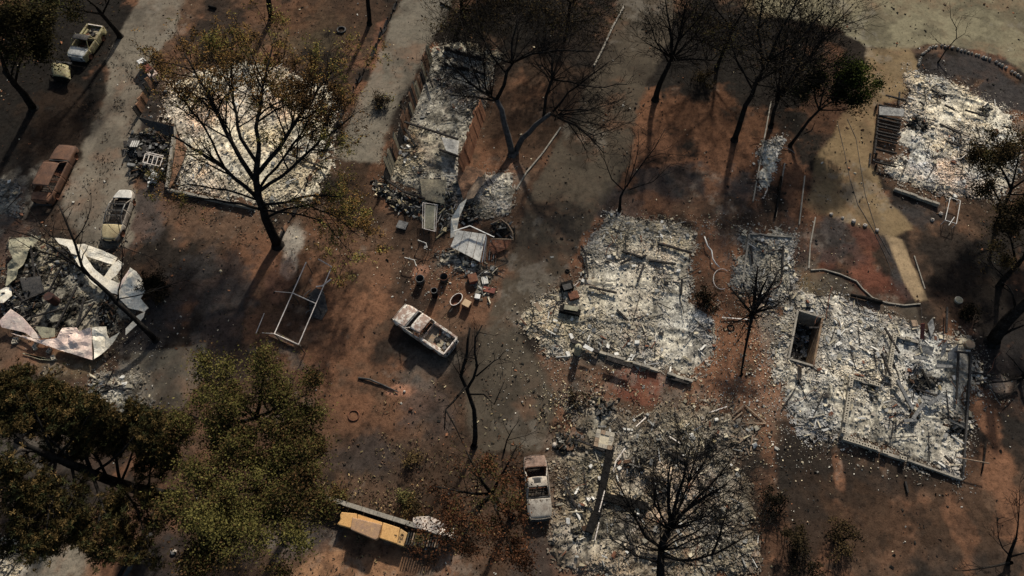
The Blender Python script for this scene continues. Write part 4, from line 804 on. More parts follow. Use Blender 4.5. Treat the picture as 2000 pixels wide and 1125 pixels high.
car('burned_sedan', 'burnt pale grey sedan with a sunroof beside the brownish ruin', 'car', (1056, 1012), (1044, 890), 1.72, 'sedan', M['car_grey'], roof=mat3('tan_roof_steel', (.46, .40, .32), (.36, .31, .25), (.2, .15, .12), 1.2, .7, .1), tail=mat3('scorched_trunk_steel', (.30, .20, .15), (.16, .11, .085), (.36, .3, .25), 2.2, .8, .2))
car('rusted_wagon', 'brown rusted utility vehicle standing on the dark left verge', 'car', (131, 283), (77, 392), 1.85, 'suv', M['car_rust'], tail=M['car_orange'])
car('roofless_car', 'burnt car with its roof skin gone and a yellowish rounded hood', 'car', (209, 465), (244, 370), 1.75, 'open', M['car_grey'], hood=M['car_yellow'], tail=M['white_sheet'])
car('burned_truck', 'dappled olive and ash-white burnt pickup under the top left trees', 'pickup truck', (146, 110), (188, 50), 2.0, 'pickup', M['car_olive'], hood=M['car_pale'], roof=M['dark_metal'])
# remains of another car ahead of the truck
q = thing('burned_car_hood', 'domed yellow-green scorched hood of a wreck just below the olive truck', 'car wreck', P(127, 150))
b = P(127, 150)
def fh(u, v):
    x = (u-.5)*2.0; y = (v-.5)*1.7; return (b.x+x*.95-y*.3, b.y+y*.95+x*-.2, .95+.12*(1-(2*u-1)**4)*(1-(2*v-1)**2)-.25*max(0, -y)*.5-.25*abs(2*u-1)**4)
MB().grid(fh, 12, 12).build('hood', M['car_olive'], q, True, solid=.03)
MB().box((b.x-.1, b.y+1.1, .75), (1.8, .25, .12), Matrix.Rotation(-.15, 3, 'Z')).build('windscreen_frame', M['dark_metal'], q)
MB().box((b.x, b.y, .45), (1.5, 1.4, .7), Matrix.Rotation(-.2, 3, 'Z')).build('engine_block', M['black'], q)
# yellow machine by the retaining wall
W_ = thing('retaining_wall', 'long low grey retaining wall running down to the right above the yellow machine', 'wall', P(755, 1010))
a_, b_ = P(617, 966, .9), P(893, 1052, .9); n = 9
for i in range(n):
    p0 = a_.lerp(b_, i/n); p1 = a_.lerp(b_, (i+1)/n-.002); m = MB(); m.beam(p0+Vector((0, 0, -.45)), p1+Vector((0, 0, -.45)), .22, .95); ws = m.build('wall_section', M['concrete'], W_)
    m = MB(); m.beam(p0+Vector((0, 0, .05)), p1+Vector((0, 0, .05)), .30, .05); m.build('wall_cap', M['concrete'], ws)
Y_ = thing('yellow_machine_housing', 'long yellow metal machine body with a tan box on top below the retaining wall', 'machine', P(728, 1035))
def prism(root, name, pts, z0, z1, mat, bev=.04):
    pp = [P(x, y, z1) for x, y in pts]; n = len(pp); m = MB()
    m.add([(p.x, p.y, z0) for p in pp]+[(p.x, p.y, z1) for p in pp], [tuple(range(n, 2*n))]+[(i, (i+1) % n, n+(i+1) % n, n+i) for i in range(n)])
    o = m.build(name, mat, root)
    if bev: md = o.modifiers.new('b', 'BEVEL'); md.width = bev; md.segments = 2; md.limit_method = 'ANGLE'
    return o
R_ = lambda pts: list(reversed(pts))
prism(Y_, 'body_panel', R_([(667, 1000), (697, 1003), (697, 1035), (658, 1024), (665, 1015), (664, 1006)]), .15, .85, M['yellow'])
prism(Y_, 'body_panel', R_([(698, 1003), (747, 1020), (742, 1050), (698, 1036)]), .15, .82, M['yellow'])
prism(Y_, 'body_panel', R_([(748, 1020), (781, 1031), (775, 1062), (742, 1051)]), .15, .85, M['yellow'])
prism(Y_, 'end_box', R_([(782, 1032), (796, 1041), (788, 1067), (775, 1063)]), .1, .82, mat3('tan_yellow_paint', (.48, .31, .13), (.40, .25, .12), (.3, .17, .09), 2, .7, .1))
prism(Y_, 'box_lid', R_([(688, 1010), (745, 1024), (738, 1051), (733, 1055), (684, 1034)]), .86, 1.3, M['tan_lid'], .06)
for x, y, wx, wy in ((772, 1045, .14, .05), (774, 1047, .05, .16), (784, 1046, .05, .3), (787, 1048, .05, .28), (785, 1044, .2, .04), (784, 1052, .2, .04), (781, 1057, .16, .04), (780, 1050, .04, .2)):
    p = P(x, y, .86); MB().box((p.x, p.y, .862), (wx, wy, .012), Matrix.Rotation(-.3, 3, 'Z')).build('marking', M['ink'], Y_)
K2 = thing('slatted_rack', 'row of dark upright slats at the right end of the yellow machine', 'rack', P(830, 1052))
for k in range(13):
    x = 800+k*5.0; MB().beam(P(x, 1040+k*.75, .75), P(x-6, 1064+k*.5, .75), .07, .5, 0).build('slat', [M['dark_metal'], M['char'], M['tan_wood']][k % 3 if k % 5 else 0], K2)
MB().beam(P(796, 1044, .42), P(862, 1056, .42), .1).build('rail', M['char'], K2); MB().beam(P(790, 1062, .42), P(856, 1070, .42), .1).build('rail', M['char'], K2)
W2 = thing('crumpled_sheet', 'crumpled whitish sheet lying over the right end of the retaining wall', 'sheet metal', P(845, 1032))
sheet(W2, 'sheet', [(808, 1012, .6), (838, 1009, .8), (862, 1020, .9), (887, 1032, .8), (884, 1052, .9), (862, 1046, 1.0), (830, 1036, 1.0), (808, 1030, .8)], mat3('pinkish_white_sheet', (.55, .48, .41), (.40, .34, .29), (.2, .16, .13), 3, .8, .3), 4, .25, 140, .03, 2)
# ------------------------------------------------------------ smaller things
FR = thing('carport_frame', 'pale steel pipe frame of a burnt carport standing on red soil', 'frame', P(585, 600))
T = 1.9
def pq(x, y, z=T): return P(x, y, z)
for a, b in (((598, 512), (536, 652)), ((648, 521), (583, 673)), ((536, 652), (583, 673)), ((571, 572), (617, 593)), ((622, 506), (648, 521))):
    MB().tube([pq(*a), pq(*b)], .042, 8).build('top_rail', M['pipe'], FR)
for a, b in (((536, 652, T), (512, 650, .05)), ((571, 572, T), (537, 569, .1)), ((500, 651, .1), (516, 612, .1))):
    MB().tube([P(*a), P(*b)], .03, 6).build('brace', M['pipe'], FR)
for x, y in ((536, 652), (583, 673), (617, 593), (648, 521), (598, 512), (571, 572)):
    p = pq(x, y); MB().tube([Vector((p.x, p.y, 0)), p], .035, 6).build('post', M['dark_metal'], FR)
MB().tube([P(617, 560, 1.9), P(630, 558, 1.8), (P(640, 550, 1.8)), P(647, 545, 1.9)], .05, 6).build('twisted_bracket', M['white'], FR)
hp = thing('burnt_bicycle_heap', 'dark ring of ash and burnt metal under the right side of the pipe frame', 'scrap heap', P(620, 600))
rg = random.Random(4)
for k in range(16):
    a = P(605+rg.uniform(-6, 28), 570+rg.uniform(-10, 50), .1+rg.random()*.3); b = a+Vector((rg.uniform(-.7, .7), rg.uniform(-.7, .7), rg.uniform(-.1, .3))); MB().tube([a, (a+b)/2+Vector((0, 0, .1)), b], .03, 5).build('bent_rod', rg.choice([M['dark_metal'], M['grey_metal'], M['black']]), hp)
sheet(hp, 'ash_crust', [(604, 575, .15), (618, 562, .3), (634, 575, .25), (640, 605, .1), (628, 625, .1), (606, 618, .1)], M['dark_metal'], 3, .15, 151)
bd = thing('charred_bench', 'orange-edged fallen board along the lower end of the pipe frame', 'board', P(555, 665))
MB().beam(P(527, 652, .25), P(575, 672, .25), .35, .06).build('board', mat3('orange_board', (.52, .33, .19), (.30, .14, .07), (.45, .38, .3), 2, .9, .2), bd)
MB().beam(P(540, 650, .45), P(588, 676, .3), .14, .06).build('board_edge', M['tan_wood'], bd)
# barrels, tub, crate
def drum(label, px, r, h, mat, rim, open_=True, cat='barrel', group=None, name='barrel'):
    c = P(*px); t = thing(name, label, cat, c, 0, group)
    MB().lathe(c, [(.01, .02), (r, .02), (r, h*.33), (r*1.04, h*.35), (r, h*.37), (r, h*.66), (r*1.04, h*.68), (r, h*.7), (r, h), (r*.93, h), (r*.93, .12), (.01, .12)] if open_ else [(.01, 0), (r, 0), (r, h), (r*.97, h+.03), (.01, h+.04)], 20).build('shell', mat, t, open_)
    tr = [c+Vector((r*math.cos(a), r*math.sin(a), h)) for a in np.linspace(0, 6.2832, 21)]
    MB().tube(tr, .022, 5, False).build('rim', rim, t); return t
g = 'barrels in the yard of the mobile home'
drum('squat black open barrel, the leftmost of the three in the yard', (822, 552), .34, .75, M['dark_metal'], M['grey_metal'], group=g)
drum('tall thin black open barrel, the middle of the three in the yard', (850, 578), .25, 1.0, M['black'], M['grey_metal'], group=g)
drum('dark open barrel nearest the carport heap', (868, 548), .34, .7, M['dark_metal'], M['rust'], group=g)
drum('pale round drum lid at the left of the charred corner behind the largest ruin', (1870, 588), .30, .22, M['olive_sheet'], M['pipe'], False)
drum('tan round drum standing on the corner of the largest ruin', (1889, 676), .36, .4, M['tan_wood'], M['olive_sheet'], False)
tb = thing('rusty_wheelbarrow_tub', 'rounded rusty wheelbarrow tub on the ground right of the barrels', 'wheelbarrow', P(892, 590), .9)
def ft(u, v):
    a = u*6.2832; rx, ry = .62, .38; k = [1, .8, .0][0] if v == 0 else 1; r = 1-.35*v if v < .7 else (1-v)*2.5
    return (rx*r*math.cos(a), ry*r*math.sin(a), .5-.38*min(1, v/.7))
MB().grid(ft, 25, 8).build('tub', M['rust'], tb, True, True, .02); MB().tube([Vector((.62*math.cos(a), .38*math.sin(a), .51)) for a in np.linspace(0, 6.2832, 25)], .03, 6).build('rim', M['pipe'], tb, False, True)
for s in (-1, 1): MB().tube([Vector((-.3, s*.2, .3)), Vector((-1.2, s*.3, .45))], .025, 6).build('handle', M['dark_metal'], tb, False, True)
def crate(name, label, cat, px, sz, yaw, m1, m2, h=.5):
    c = P(*px); t = thing(name, label, cat, c, yaw)
    MB().box((0, 0, h/2), (sz[0], sz[1], h)).build('body', m2, t, False, True, bevel=.03); MB().box((0, 0, h+.02), (sz[0]*1.04, sz[1]*1.04, .05)).build('lid', m1, t, False, True, bevel=.015); return t
crate('tan_box', 'square tan box with rusty sides right beside the wheelbarrow tub', 'box', (912, 598), (.62, .55), -.5, mat3('tan_panel', (.50, .36, .22), (.42, .30, .18), None, 3, .8, .1), M['rust'], .55)
crate('white_square_unit', 'small white square unit on red soil above right of the tan box', 'box', (933, 582), (.42, .4), -.2, M['white'], M['grey_metal'], .3)
crate('rusty_open_box', 'red-brown box tilted beside the carport debris', 'box', (924, 548), (.7, .75), .3, M['rust'], M['red'], .5)
crate('rusty_sheet_stack', 'flat red sheet stack by the driveway edge', 'sheet metal', (955, 568), (1.0, .45), -.25, M['red'], M['rust'], .15)
crate('pale_metal_tray', 'pale blue-grey bent tray beside the red sheets', 'tray', (947, 550), (.5, .65), .2, M['white_sheet'], M['grey_metal'], .2)
crate('pale_square_slab', 'small square pale slab at the top edge of the largest ruin', 'slab', (1783, 634), (.45, .55), 0, M['tan_wood'], M['concrete'], .25)
crate('black_utility_box', 'low ventilated grey grate lying left of the green platform', 'grate', (786, 442), (.85, .75), -.3, M['grey_metal'], M['dark_metal'], .2)
for k in range(4):
    pass
ac = thing('white_appliance', 'overturned white appliance beside the ash-covered wreckage left of the cream ruin', 'appliance', P(305, 352)); cA = P(305, 352)
MB().box(cA+Vector((0, 0, .35)), (.55, .75, .6), Matrix.Rotation(-.3, 3, 'Z')).build('body', M['white'], ac, bevel=.04); MB().box(cA+Vector((-.35, -.3, .15)), (.5, .2, .12), Matrix.Rotation(.5, 3, 'Z')).build('door', M['white'], ac); MB().box(cA+Vector((0, 0, .66)), (.4, .55, .03), Matrix.Rotation(-.3, 3, 'Z')).build('back_panel', M['grey_metal'], ac)
# left wreckage beside house A
J = thing('charred_lean_to', 'black charred lean-to wreckage with a dark metal sheet left of the cream ruin', 'shed ruin', P(300, 290))
sheet(J, 'dark_metal_sheet', [(268, 228, 1.0), (296, 236, 1.4), (340, 248, 1.5), (341, 270, .9), (318, 262, .9), (285, 245, .7)], M['dark_metal'], 3, .1, 161)
sootheap(J, [(256, 270, .2), (300, 250, .2), (338, 270, .2), (336, 310, .2), (325, 342, .2), (290, 346, .2), (262, 335, .2), (252, 300, .2)], 1200, 162, h=.4)
rg = random.Random(8)
for k in range(70):
    p = P(297+rg.gauss(0, 20), 298+rg.gauss(0, 20), .35+rg.random()*.2); MB().box(p, (rg.uniform(.15, .8), rg.uniform(.04, .3), rg.uniform(.03, .2)), Matrix.Rotation(rg.uniform(0, 3), 3, 'Z')).build('scrap_piece', rg.choice([M['grey_metal'], M['dark_metal'], M['char'], M['p_grey'], M['dark_metal']]), J)
bf = thing('metal_bed_frame', 'pale ladder-like metal frame on top of the black lean-to wreckage', 'frame', P(300, 313))
for a, b in (((284, 300), (318, 308)), ((279, 317), (312, 325)), ((284, 300), (279, 317)), ((318, 308), (312, 325)), ((292, 302), (287, 319)), ((301, 304), (296, 321)), ((309, 306), (304, 323)), ((286, 297), (320, 305))):
    MB().beam(P(*a, .75), P(*b, .75), .05).build('bar', M['pipe'], bf)
cb = thing('burnt_cabinet', 'small pale-topped cabinet at the left edge of the black lean-to', 'cabinet', P(262, 283)); MB().box(P(262, 283, .4), (.8, .9, .8), Matrix.Rotation(-.1, 3, 'Z')).build('body', M['dark_metal'], cb)
for k in range(4): MB().box(P(257+k*4, 281, .84), (.12, .7, .06), Matrix.Rotation(-.1, 3, 'Z')).build('slat', M['white_sheet'], cb)
for k, (x, y) in enumerate(((297, 334), (306, 336), (318, 332))):
    c = P(x, y, .3); o = MB().lathe(c, [(.01, -.15), (.14, -.12), (.17, .0), (.14, .13), (.01, .16)], 8).build('white_pot', M['white'], None, True); tag(o, ['white pot, leftmost of three on the burnt wreckage below the ladder-like frame', 'white pot, middle of three on the burnt wreckage below the ladder-like frame', 'white pot, rightmost of three on the burnt wreckage below the ladder-like frame'][k], 'pot', 'white pots by the lean-to')
# red and white drink machine / cabinet
rv = thing('red_white_cabinet', 'toppled red cabinet with white ends on the edge of the left driveway', 'cabinet', P(290, 138))
a, b = P(277, 122, .55), P(303, 152, .45)
def bx(f0, f1, w_, h_, m, nm): MB().beam(a.lerp(b, f0), a.lerp(b, f1), w_, h_).build(nm, m, rv, bevel=.04)
bx(0, .24, .75, .95, M['white'], 'white_cap'); bx(.25, .36, .7, .9, M['black'], 'dark_seam'); bx(.37, .8, .72, .95, M['red'], 'red_body'); bx(.81, 1.05, .8, .9, mat3('pink_white_enamel', (.62, .50, .42), (.5, .36, .3), None, 4, .6, .1), 'base')
# steel brackets / benches in the yard
for k, (q, z) in enumerate((([(816, 469), (832, 475), (834, 484)], .8), ([(790, 503), (809, 508), (813, 520)], .8))):
    t = thing('pipe_sawhorse', ['angled pale pipe stand below the green platform, nearer the mobile home', 'angled pale pipe stand left of the three barrels'][k], 'stand', P(*q[1]))
    pts = [P(x, y, z) for x, y in q]; MB().tube(pts, .045, 6).build('top_rail', M['white_sheet'], t)
    for p in pts: MB().tube([p, Vector((p.x+.05, p.y, 0))], .03, 6).build('leg', M['dark_metal'], t)
# stones in a row and other pale rocks
def rock(px, r, label, group, seed, mat='rock'):
    rg = random.Random(seed); c = P(*px); bm = bmesh.new(); bmesh.ops.create_icosphere(bm, subdivisions=2, radius=r)
    for v in bm.verts: v.co *= 1+rg.uniform(-.18, .18); v.co.z *= .75; v.co += c+Vector((0, 0, r*.45))
    me = bpy.data.meshes.new('rock'); bm.to_mesh(me); bm.free(); me.materials.append(M[mat]); o = bpy.data.objects.new('rock', me); link(o); return tag(o, label, 'rock', group)
words = ['first', 'second', 'third and largest', 'fourth', 'fifth']
for k, (x, y, r) in enumerate(((1623, 419, .15), (1645, 426, .13), (1666, 433, .21), (1689, 441, .18), (1712, 450, .17))):
    rock((x, y), r, f'pale rock, {words[k]} from the left in the row closing the gravel driveway', 'rocks across the gravel driveway', k)
for k, (x, y, r, l) in enumerate(((1820, 430, .17, 'pale rock left of the small white pipe frame, nearest it'), (1837, 418, .18, 'pale rock touching the top of the small white pipe frame'), (790, 765, .1, 'small pale rock at the end of the pinkish ash streak'), (1020, 785, .08, 'tiny pale rock on the central driveway edge'), (1083, 870, .2, 'white lump on the ash right of the grey sedan'), (802, 800, .16, 'lone dark red rock on the lawn right of the round ring'), (1554, 546, .2, 'pale rock at the top left of the largest ruin'), (340, 1078, .2, 'rock in the shade at the lower left'))):
    rock((x, y), r, l, None, 20+k, 'rock' if k != 5 else 'rust')
# border of small stones round the charcoal bed at the upper right
bp = [(1793, 128), (1800, 108), (1815, 95), (1838, 90), (1870, 97), (1905, 108), (1945, 122), (1975, 140), (2000, 158)]
pb = [P(x, y) for x, y in bp]; rg = random.Random(31); k = 0
proto = []
for s in range(4):
    bm = bmesh.new(); bmesh.ops.create_icosphere(bm, subdivisions=1, radius=.16)
    for v in bm.verts: v.co *= 1+rg.uniform(-.2, .2)
    me = bpy.data.meshes.new('border_stone'); bm.to_mesh(me); bm.free(); me.materials.append(M['rock'] if s % 2 else M['concrete']); proto.append(me)
bs = thing('stone_border', 'curved border of small stones round the charcoal bed by the road', 'border', pb[4])
for i in range(len(pb)-1):
    d = pb[i+1]-pb[i]
    for j in range(int(d.length/.34)):
        p = pb[i]+d*(j*.34/d.length)-bs.location; o = bpy.data.objects.new('stone', rg.choice(proto)); link(o); o.parent = bs; o.location = (p.x+rg.uniform(-.04, .04), p.y+rg.uniform(-.04, .04), .1); o.scale = [rg.uniform(.8, 1.2)]*3
# garden kerbs by the path
def kerb(pts, h, th, label, mat='concrete'):
    t = thing('garden_kerb', label, 'kerb', P(*pts[0])); pp = [P(*p) for p in pts]
    for a, b in zip(pp[:-1], pp[1:]):
        n = max(1, round((b-a).length/.9))
        for i in range(n): MB().beam(a.lerp(b, i/n)+Vector((0, 0, h/2)), a.lerp(b, (i+1)/n-.01)+Vector((0, 0, h/2)), th, h).build('kerb_stone', M[mat], t)
kerb([(1583, 528), (1608, 527), (1640, 536), (1672, 550), (1684, 565), (1703, 582), (1730, 592), (1765, 597), (1797, 594)], .12, .09, 'curving low stone kerb between the red lawn and the largest ruin')
kerb([(1592, 425), (1582, 478), (1579, 525)], .1, .1, 'straight thin kerb down the left of the red lawn')
kerb([(1218, 15), (1196, 55), (1178, 95), (1160, 130)], .2, .16, 'pale kerb beside the driveway at the top middle')
kerb([(1095, 250), (1060, 300), (1028, 338), (1008, 372)], .14, .12, 'broken kerb left of the central driveway under the bare trees')
kerb([(1785, 500), (1806, 565)], .08, .08, 'thin kerb along the right side of the tan path')
# old fence line
fl = thing('charred_fence', 'burnt down fence of charred posts and boards running diagonally past the large oak', 'fence', P(640, 300))
A0, A1 = P(775, 10), P(548, 470); n = 34; rg = random.Random(12)
for i in range(n+1):
    p = A0.lerp(A1, i/n); h = rg.uniform(.2, .9); MB().beam(p, p+Vector((rg.uniform(-.1, .1), rg.uniform(-.1, .1), h)), .12).build('post', M['char'], fl)
for i in range(n):
    if rg.random() < .8:
        p, q_ = A0.lerp(A1, i/n), A0.lerp(A1, (i+1)/n); MB().beam(p+Vector((rg.uniform(-.15, .15), 0, .12+rg.random()*.2)), q_+Vector((rg.uniform(-.15, .15), 0, .08)), .34, .07, rg.uniform(-.4, .4)).build('fence_board', M['char'] if rg.random() < .7 else M['brown_wood'], fl)
# logs
def log(pts, r0, r1, label, mat='bark', name='charred_log', seed=0):
    pp = [P(x, y, z) for x, y, z in pts]; m = MB(); m.tube(pp, list(np.linspace(r0, r1, len(pp))), 8); o = m.build(name, M[mat], None, True); return tag(o, label, 'log')
log([(1662, 576, .2), (1690, 582, .25), (1722, 591, .2)], .14, .2, 'thick charred log beside the curved kerb')
log([(700, 738, .1), (722, 741, .15), (748, 752, .1), (778, 766, .1)], .09, .05, 'thin fallen branch on the lawn below the pickup', 'bark_grey', 'fallen_branch')
log([(1513, 425, .2), (1521, 385, .2), (1526, 345, .2)], .09, .13, 'charred timber lying along the kerb right of the blue ash')
log([(1240, 995, .3), (1208, 985, .3)], .1, .12, 'short log in the brownish ruin')
log([(245, 1125, .4), (272, 1075, .4), (297, 1040, .4)], .16, .13, 'pale stripped log at the lower left between the dark pine and green tree', 'bark_grey')
log([(232, 1125, .3), (262, 1075, .3), (280, 1050, .3)], .14, .1, 'charred log lying left of the pale stripped log')
log([(1925, 865, .2), (1922, 900, .2), (1917, 925, .1)], .07, .05, 'short black pole right of the lower corner of the largest ruin', 'bark', 'black_pole')
log([(1868, 893, .9), (1932, 905, .9)], .05, .05, 'long thin pale pole sticking out of the right wall of the largest ruin', 'tan_wood', 'pale_pole')
log([(880, 15, .1), (860, 5, .1)], .1, .1, 'short burnt log by the second driveway')
log([(408, 12, .1), (422, 16, .12)], .16, .14, 'burnt log near the top of the oak crown')
# scattered lath boards
LATH = ['long thin lath slanting down right, the upper side of the open triangle of laths', 'thin lath lying level, the lower side of the open triangle of laths', 'short lath sloping down left from the top of the lath triangle', 'short lath in the middle of the soil strip, upper arm of a chevron', 'pale lath sloping down left, lower arm of the chevron', 'tiny lath stub below the chevron, leftmost of two', 'upright thin lath right of the chevron', 'second short lath sloping down left beside the triangle', 'small white splinter by the black bush right of the pale ruin', 'pale pipe lying level against the charred stubby tree', 'short pale lath sloping down right toward the charred stubby tree', 'small pale chip at the lower left corner of the largest ruin']
for k, (a, b) in enumerate((((1455, 791), (1496, 826)), ((1458, 826), (1496, 827)), ((1452, 792), (1430, 812)), ((1424, 850), (1452, 858)), ((1452, 858), (1418, 885)), ((1458, 875), (1463, 888)), ((1470, 850), (1466, 880)), ((1450, 805), (1432, 820)), ((1395, 600), (1408, 590)), ((1410, 620), (1465, 624)), ((1387, 583), (1407, 602)), ((1500, 845), (1508, 850)))):
    o = MB().beam(P(*a, .12+.03*k % .1), P(*b, .1), .09, .04).build('loose_lath', M['tan_wood'] if k != 9 else M['pipe'], None); tag(o, LATH[k], 'board', 'laths scattered between the ruins')
# small white frame by house G
wf = thing('white_pipe_frame', 'small white rectangular pipe frame beside the upper right ruin', 'frame', P(1860, 412))
for a, b in (((1856, 386), (1876, 392)), ((1856, 386), (1846, 430)), ((1876, 392), (1868, 437)), ((1853, 440), (1864, 424)), ((1846, 430), (1868, 437))):
    MB().tube([P(*a, .7), P(*b, .7)], .028, 6).build('rail', M['white'], wf)
for q in ((1856, 386), (1876, 392), (1846, 430), (1868, 437)):
    p = P(*q, .7); MB().tube([Vector((p.x, p.y, 0)), p], .025, 6).build('leg', M['white'], wf)
rp = thing('red_door', 'narrow red panel leaning at the top of the largest ruin', 'panel', P(1802, 650)); sheet(rp, 'panel', [(1798, 632, 1.2), (1806, 631, 1.2), (1804, 662, .5), (1797, 662, .5)], M['red'], 2, .03, 171, .05); MB().beam(P(1799, 595, 1.0), P(1801, 632, 1.2), .03).build('wire', M['char'], rp)
# rings on the ground
def ring(px, r, tr_, label, mat, cat='tyre', name='tyre_ring'):
    c = P(*px); o = MB().tube([c+Vector((r*math.cos(a), r*math.sin(a), tr_)) for a in np.linspace(0, 6.2832, 22)], tr_, 8, False).build(name, M[mat], None, True); return tag(o, label, cat)
ring((667, 60), .42, .10, 'burnt tyre lying in the soil near the second driveway', 'dark_metal'); ring((691, 812), .40, .05, 'thin rusty ring on the lower lawn', 'rust', 'ring', 'fire_ring'); ring((1427, 641), .26, .05, 'small black ring below the charred stubby tree', 'black', 'ring', 'small_ring'); ring((1108, 530), .14, .06, 'tiny dark ring near the top left of the pale ruin', 'black', 'ring', 'small_ring')
# chain / twisted downpipe by house C
log([(1376, 462, .3), (1382, 480, .4), (1390, 490, .3), (1392, 505, .4), (1398, 515, .3), (1405, 522, .2)], .06, .05, 'twisted white pipe beside the dark pit right of the pale ruin', 'white', 'twisted_pipe')
o = MB().tube([P(1410+17*math.cos(a), 545+20*math.sin(a), .1) for a in np.arange(1.2, 5.6, .3)], .03, 5).build('wire_hoop', M['pipe'], None); tag(o, 'thin curved wire hoop lying on red soil right of the pale ruin', 'wire')
o = MB().tube([P(x, y, .03) for x, y in ((1636, 240), (1650, 300), (1660, 350), (1676, 400), (1706, 450), (1730, 500), (1745, 540))], .02, 4).build('fallen_cable', M['dark_metal'], None); tag(o, 'left thin dark cable lying along the gravel driveway', 'cable')
o = MB().tube([P(x, y, .03) for x, y in ((1655, 232), (1672, 270), (1680, 320), (1690, 380), (1712, 450), (1740, 500))], .02, 4).build('fallen_cable', M['dark_metal'], None); tag(o, 'right thin dark cable lying along the gravel driveway', 'cable')
# concrete blocks near house H
for k, (x, y) in enumerate(((31, 669), (72, 674), (70, 680), (33, 664), (98, 686), (106, 700))):
    o = bpy.data.objects.new('loose_block', BLOCK); link(o); p = P(x, y); o.location = (p.x, p.y, .02); o.rotation_euler = (0, 0, .3+k); tag(o, 'grey hollow concrete block '+['at the far left below the pink sheets', 'in the middle of the row, upper one of a touching pair', 'in the middle of the row, lower one of a touching pair', 'left of the others, nearest the pink sheet', 'right of the touching pair, close under the pink sheet', 'lowest and furthest right, by the green slats'][k], 'concrete block', 'loose blocks below the collapsed metal building')
# ------------------------------------------------------------ litter that nobody could count
rng = np.random.default_rng(77); n = 20000
x = rng.uniform(-56, 56, n); y = rng.uniform(-1, 64, n)
g = fbm(x, y, 3.5, 5, 301, .65); keep = rng.random(n) < sstep(.42, .66, g); x, y = x[keep], y[keep]; n = len(x)
s = rng.lognormal(-2.7, .45, n).clip(.03, .2); z = ground_height(x, y)
tag(shards('ground_litter', np.column_stack([x, y, z+.02]), np.stack([s*1.4, s*.8, s*.4], 1), pick([CHARC, BROWN*.6, GREYA, CREAM, RUSTC], [7, 4, .7, .45, 1], n, rng), M['shard'], None, .3, rng), kind='stuff')
# dead leaf drifts on the left driveway and under the trees
def leaf_drift(px, py, rx, ry, n, cols, wts, size, seed):
    rng = np.random.default_rng(seed); c = P(px, py); x = rng.normal(c.x, rx, n); y = rng.normal(c.y, ry, n)
    k = fbm(x, y, 1.3, 4, seed, .7) > .57; x, y = x[k], y[k]; m = len(x); s = .55*size*rng.uniform(.6, 1.5, m)
    tag(shards('leaf_litter', np.column_stack([x, y, np.full(m, .04)+rng.random(m)*.04]), np.stack([s*1.6, s*.6, s*.05], 1), pick(cols, wts, m, rng), M['shard'], None, .5, rng), kind='stuff')
leaf_drift(200, 240, 3.5, 6, 3800, [CHARC, BROWN*.6, OLIVE*.5], [4, 3, 1], .13, 5)
leaf_drift(720, 200, 3, 4, 1500, [CHARC, BROWN, OLIVE], [2, 3, 1], .12, 6)
leaf_drift(750, 930, 6, 4, 5000, [BROWN, OLIVE, CHARC, np.array((.25, .2, .1))], [3, 3, 2, 1], .13, 7)
leaf_drift(800, 990, 5, 1.5, 4000, [BROWN, OLIVE, CHARC, np.array((.28, .2, .1))], [4, 2, 2, 1], .12, 8)
leaf_drift(450, 440, 5, 3, 3000, [BROWN*1.4, OLIVE, CHARC], [3, 2, 2], .13, 9)
leaf_drift(1130, 790, 4, 1.5, 2500, [BROWN, KHAKI, CHARC], [3, 2, 2], .15, 10)

def grit(px, py, rx, ry, n, seed, sz=.06, cols=None):
    rng = np.random.default_rng(seed); c = P(px, py); n = int(n*.6); x = rng.normal(c.x, rx, n); y = rng.normal(c.y, ry, n); s = .55*sz*rng.lognormal(0, .5, n)
    k = sdf(PIT, x, y) > .2; x, y, s = x[k], y[k], s[k]; m = len(x)
    tag(shards('ash_grit', np.column_stack([x, y, ground_height(x, y)+.03]), np.stack([s*1.4, s, s*.5], 1), pick(cols or [CREAM, WHITE, GREYA, KHAKI, CHARC], [3, 2, 2, 1, 1], m, rng)*.8, M['shard'], None, .3, rng), kind='stuff')
for k, a in enumerate(((1450, 720, 2.2, 5, 2600), (1500, 640, 1.2, 3.5, 1600), (1440, 790, 4, 1.6, 1500), (1930, 750, 1.4, 1.2, 300), (1060, 700, 2, 2, 400), (1150, 760, 3, 1.6, 900), (1640, 880, 4, .8, 700), (860, 540, 2.5, 1.8, 700), (1560, 580, 3, 1.5, 1000), (230, 700, 3, 2, 700), (620, 430, 4, 2.4, 500), (1320, 440, 4, .8, 700))): grit(*a, 500+k)
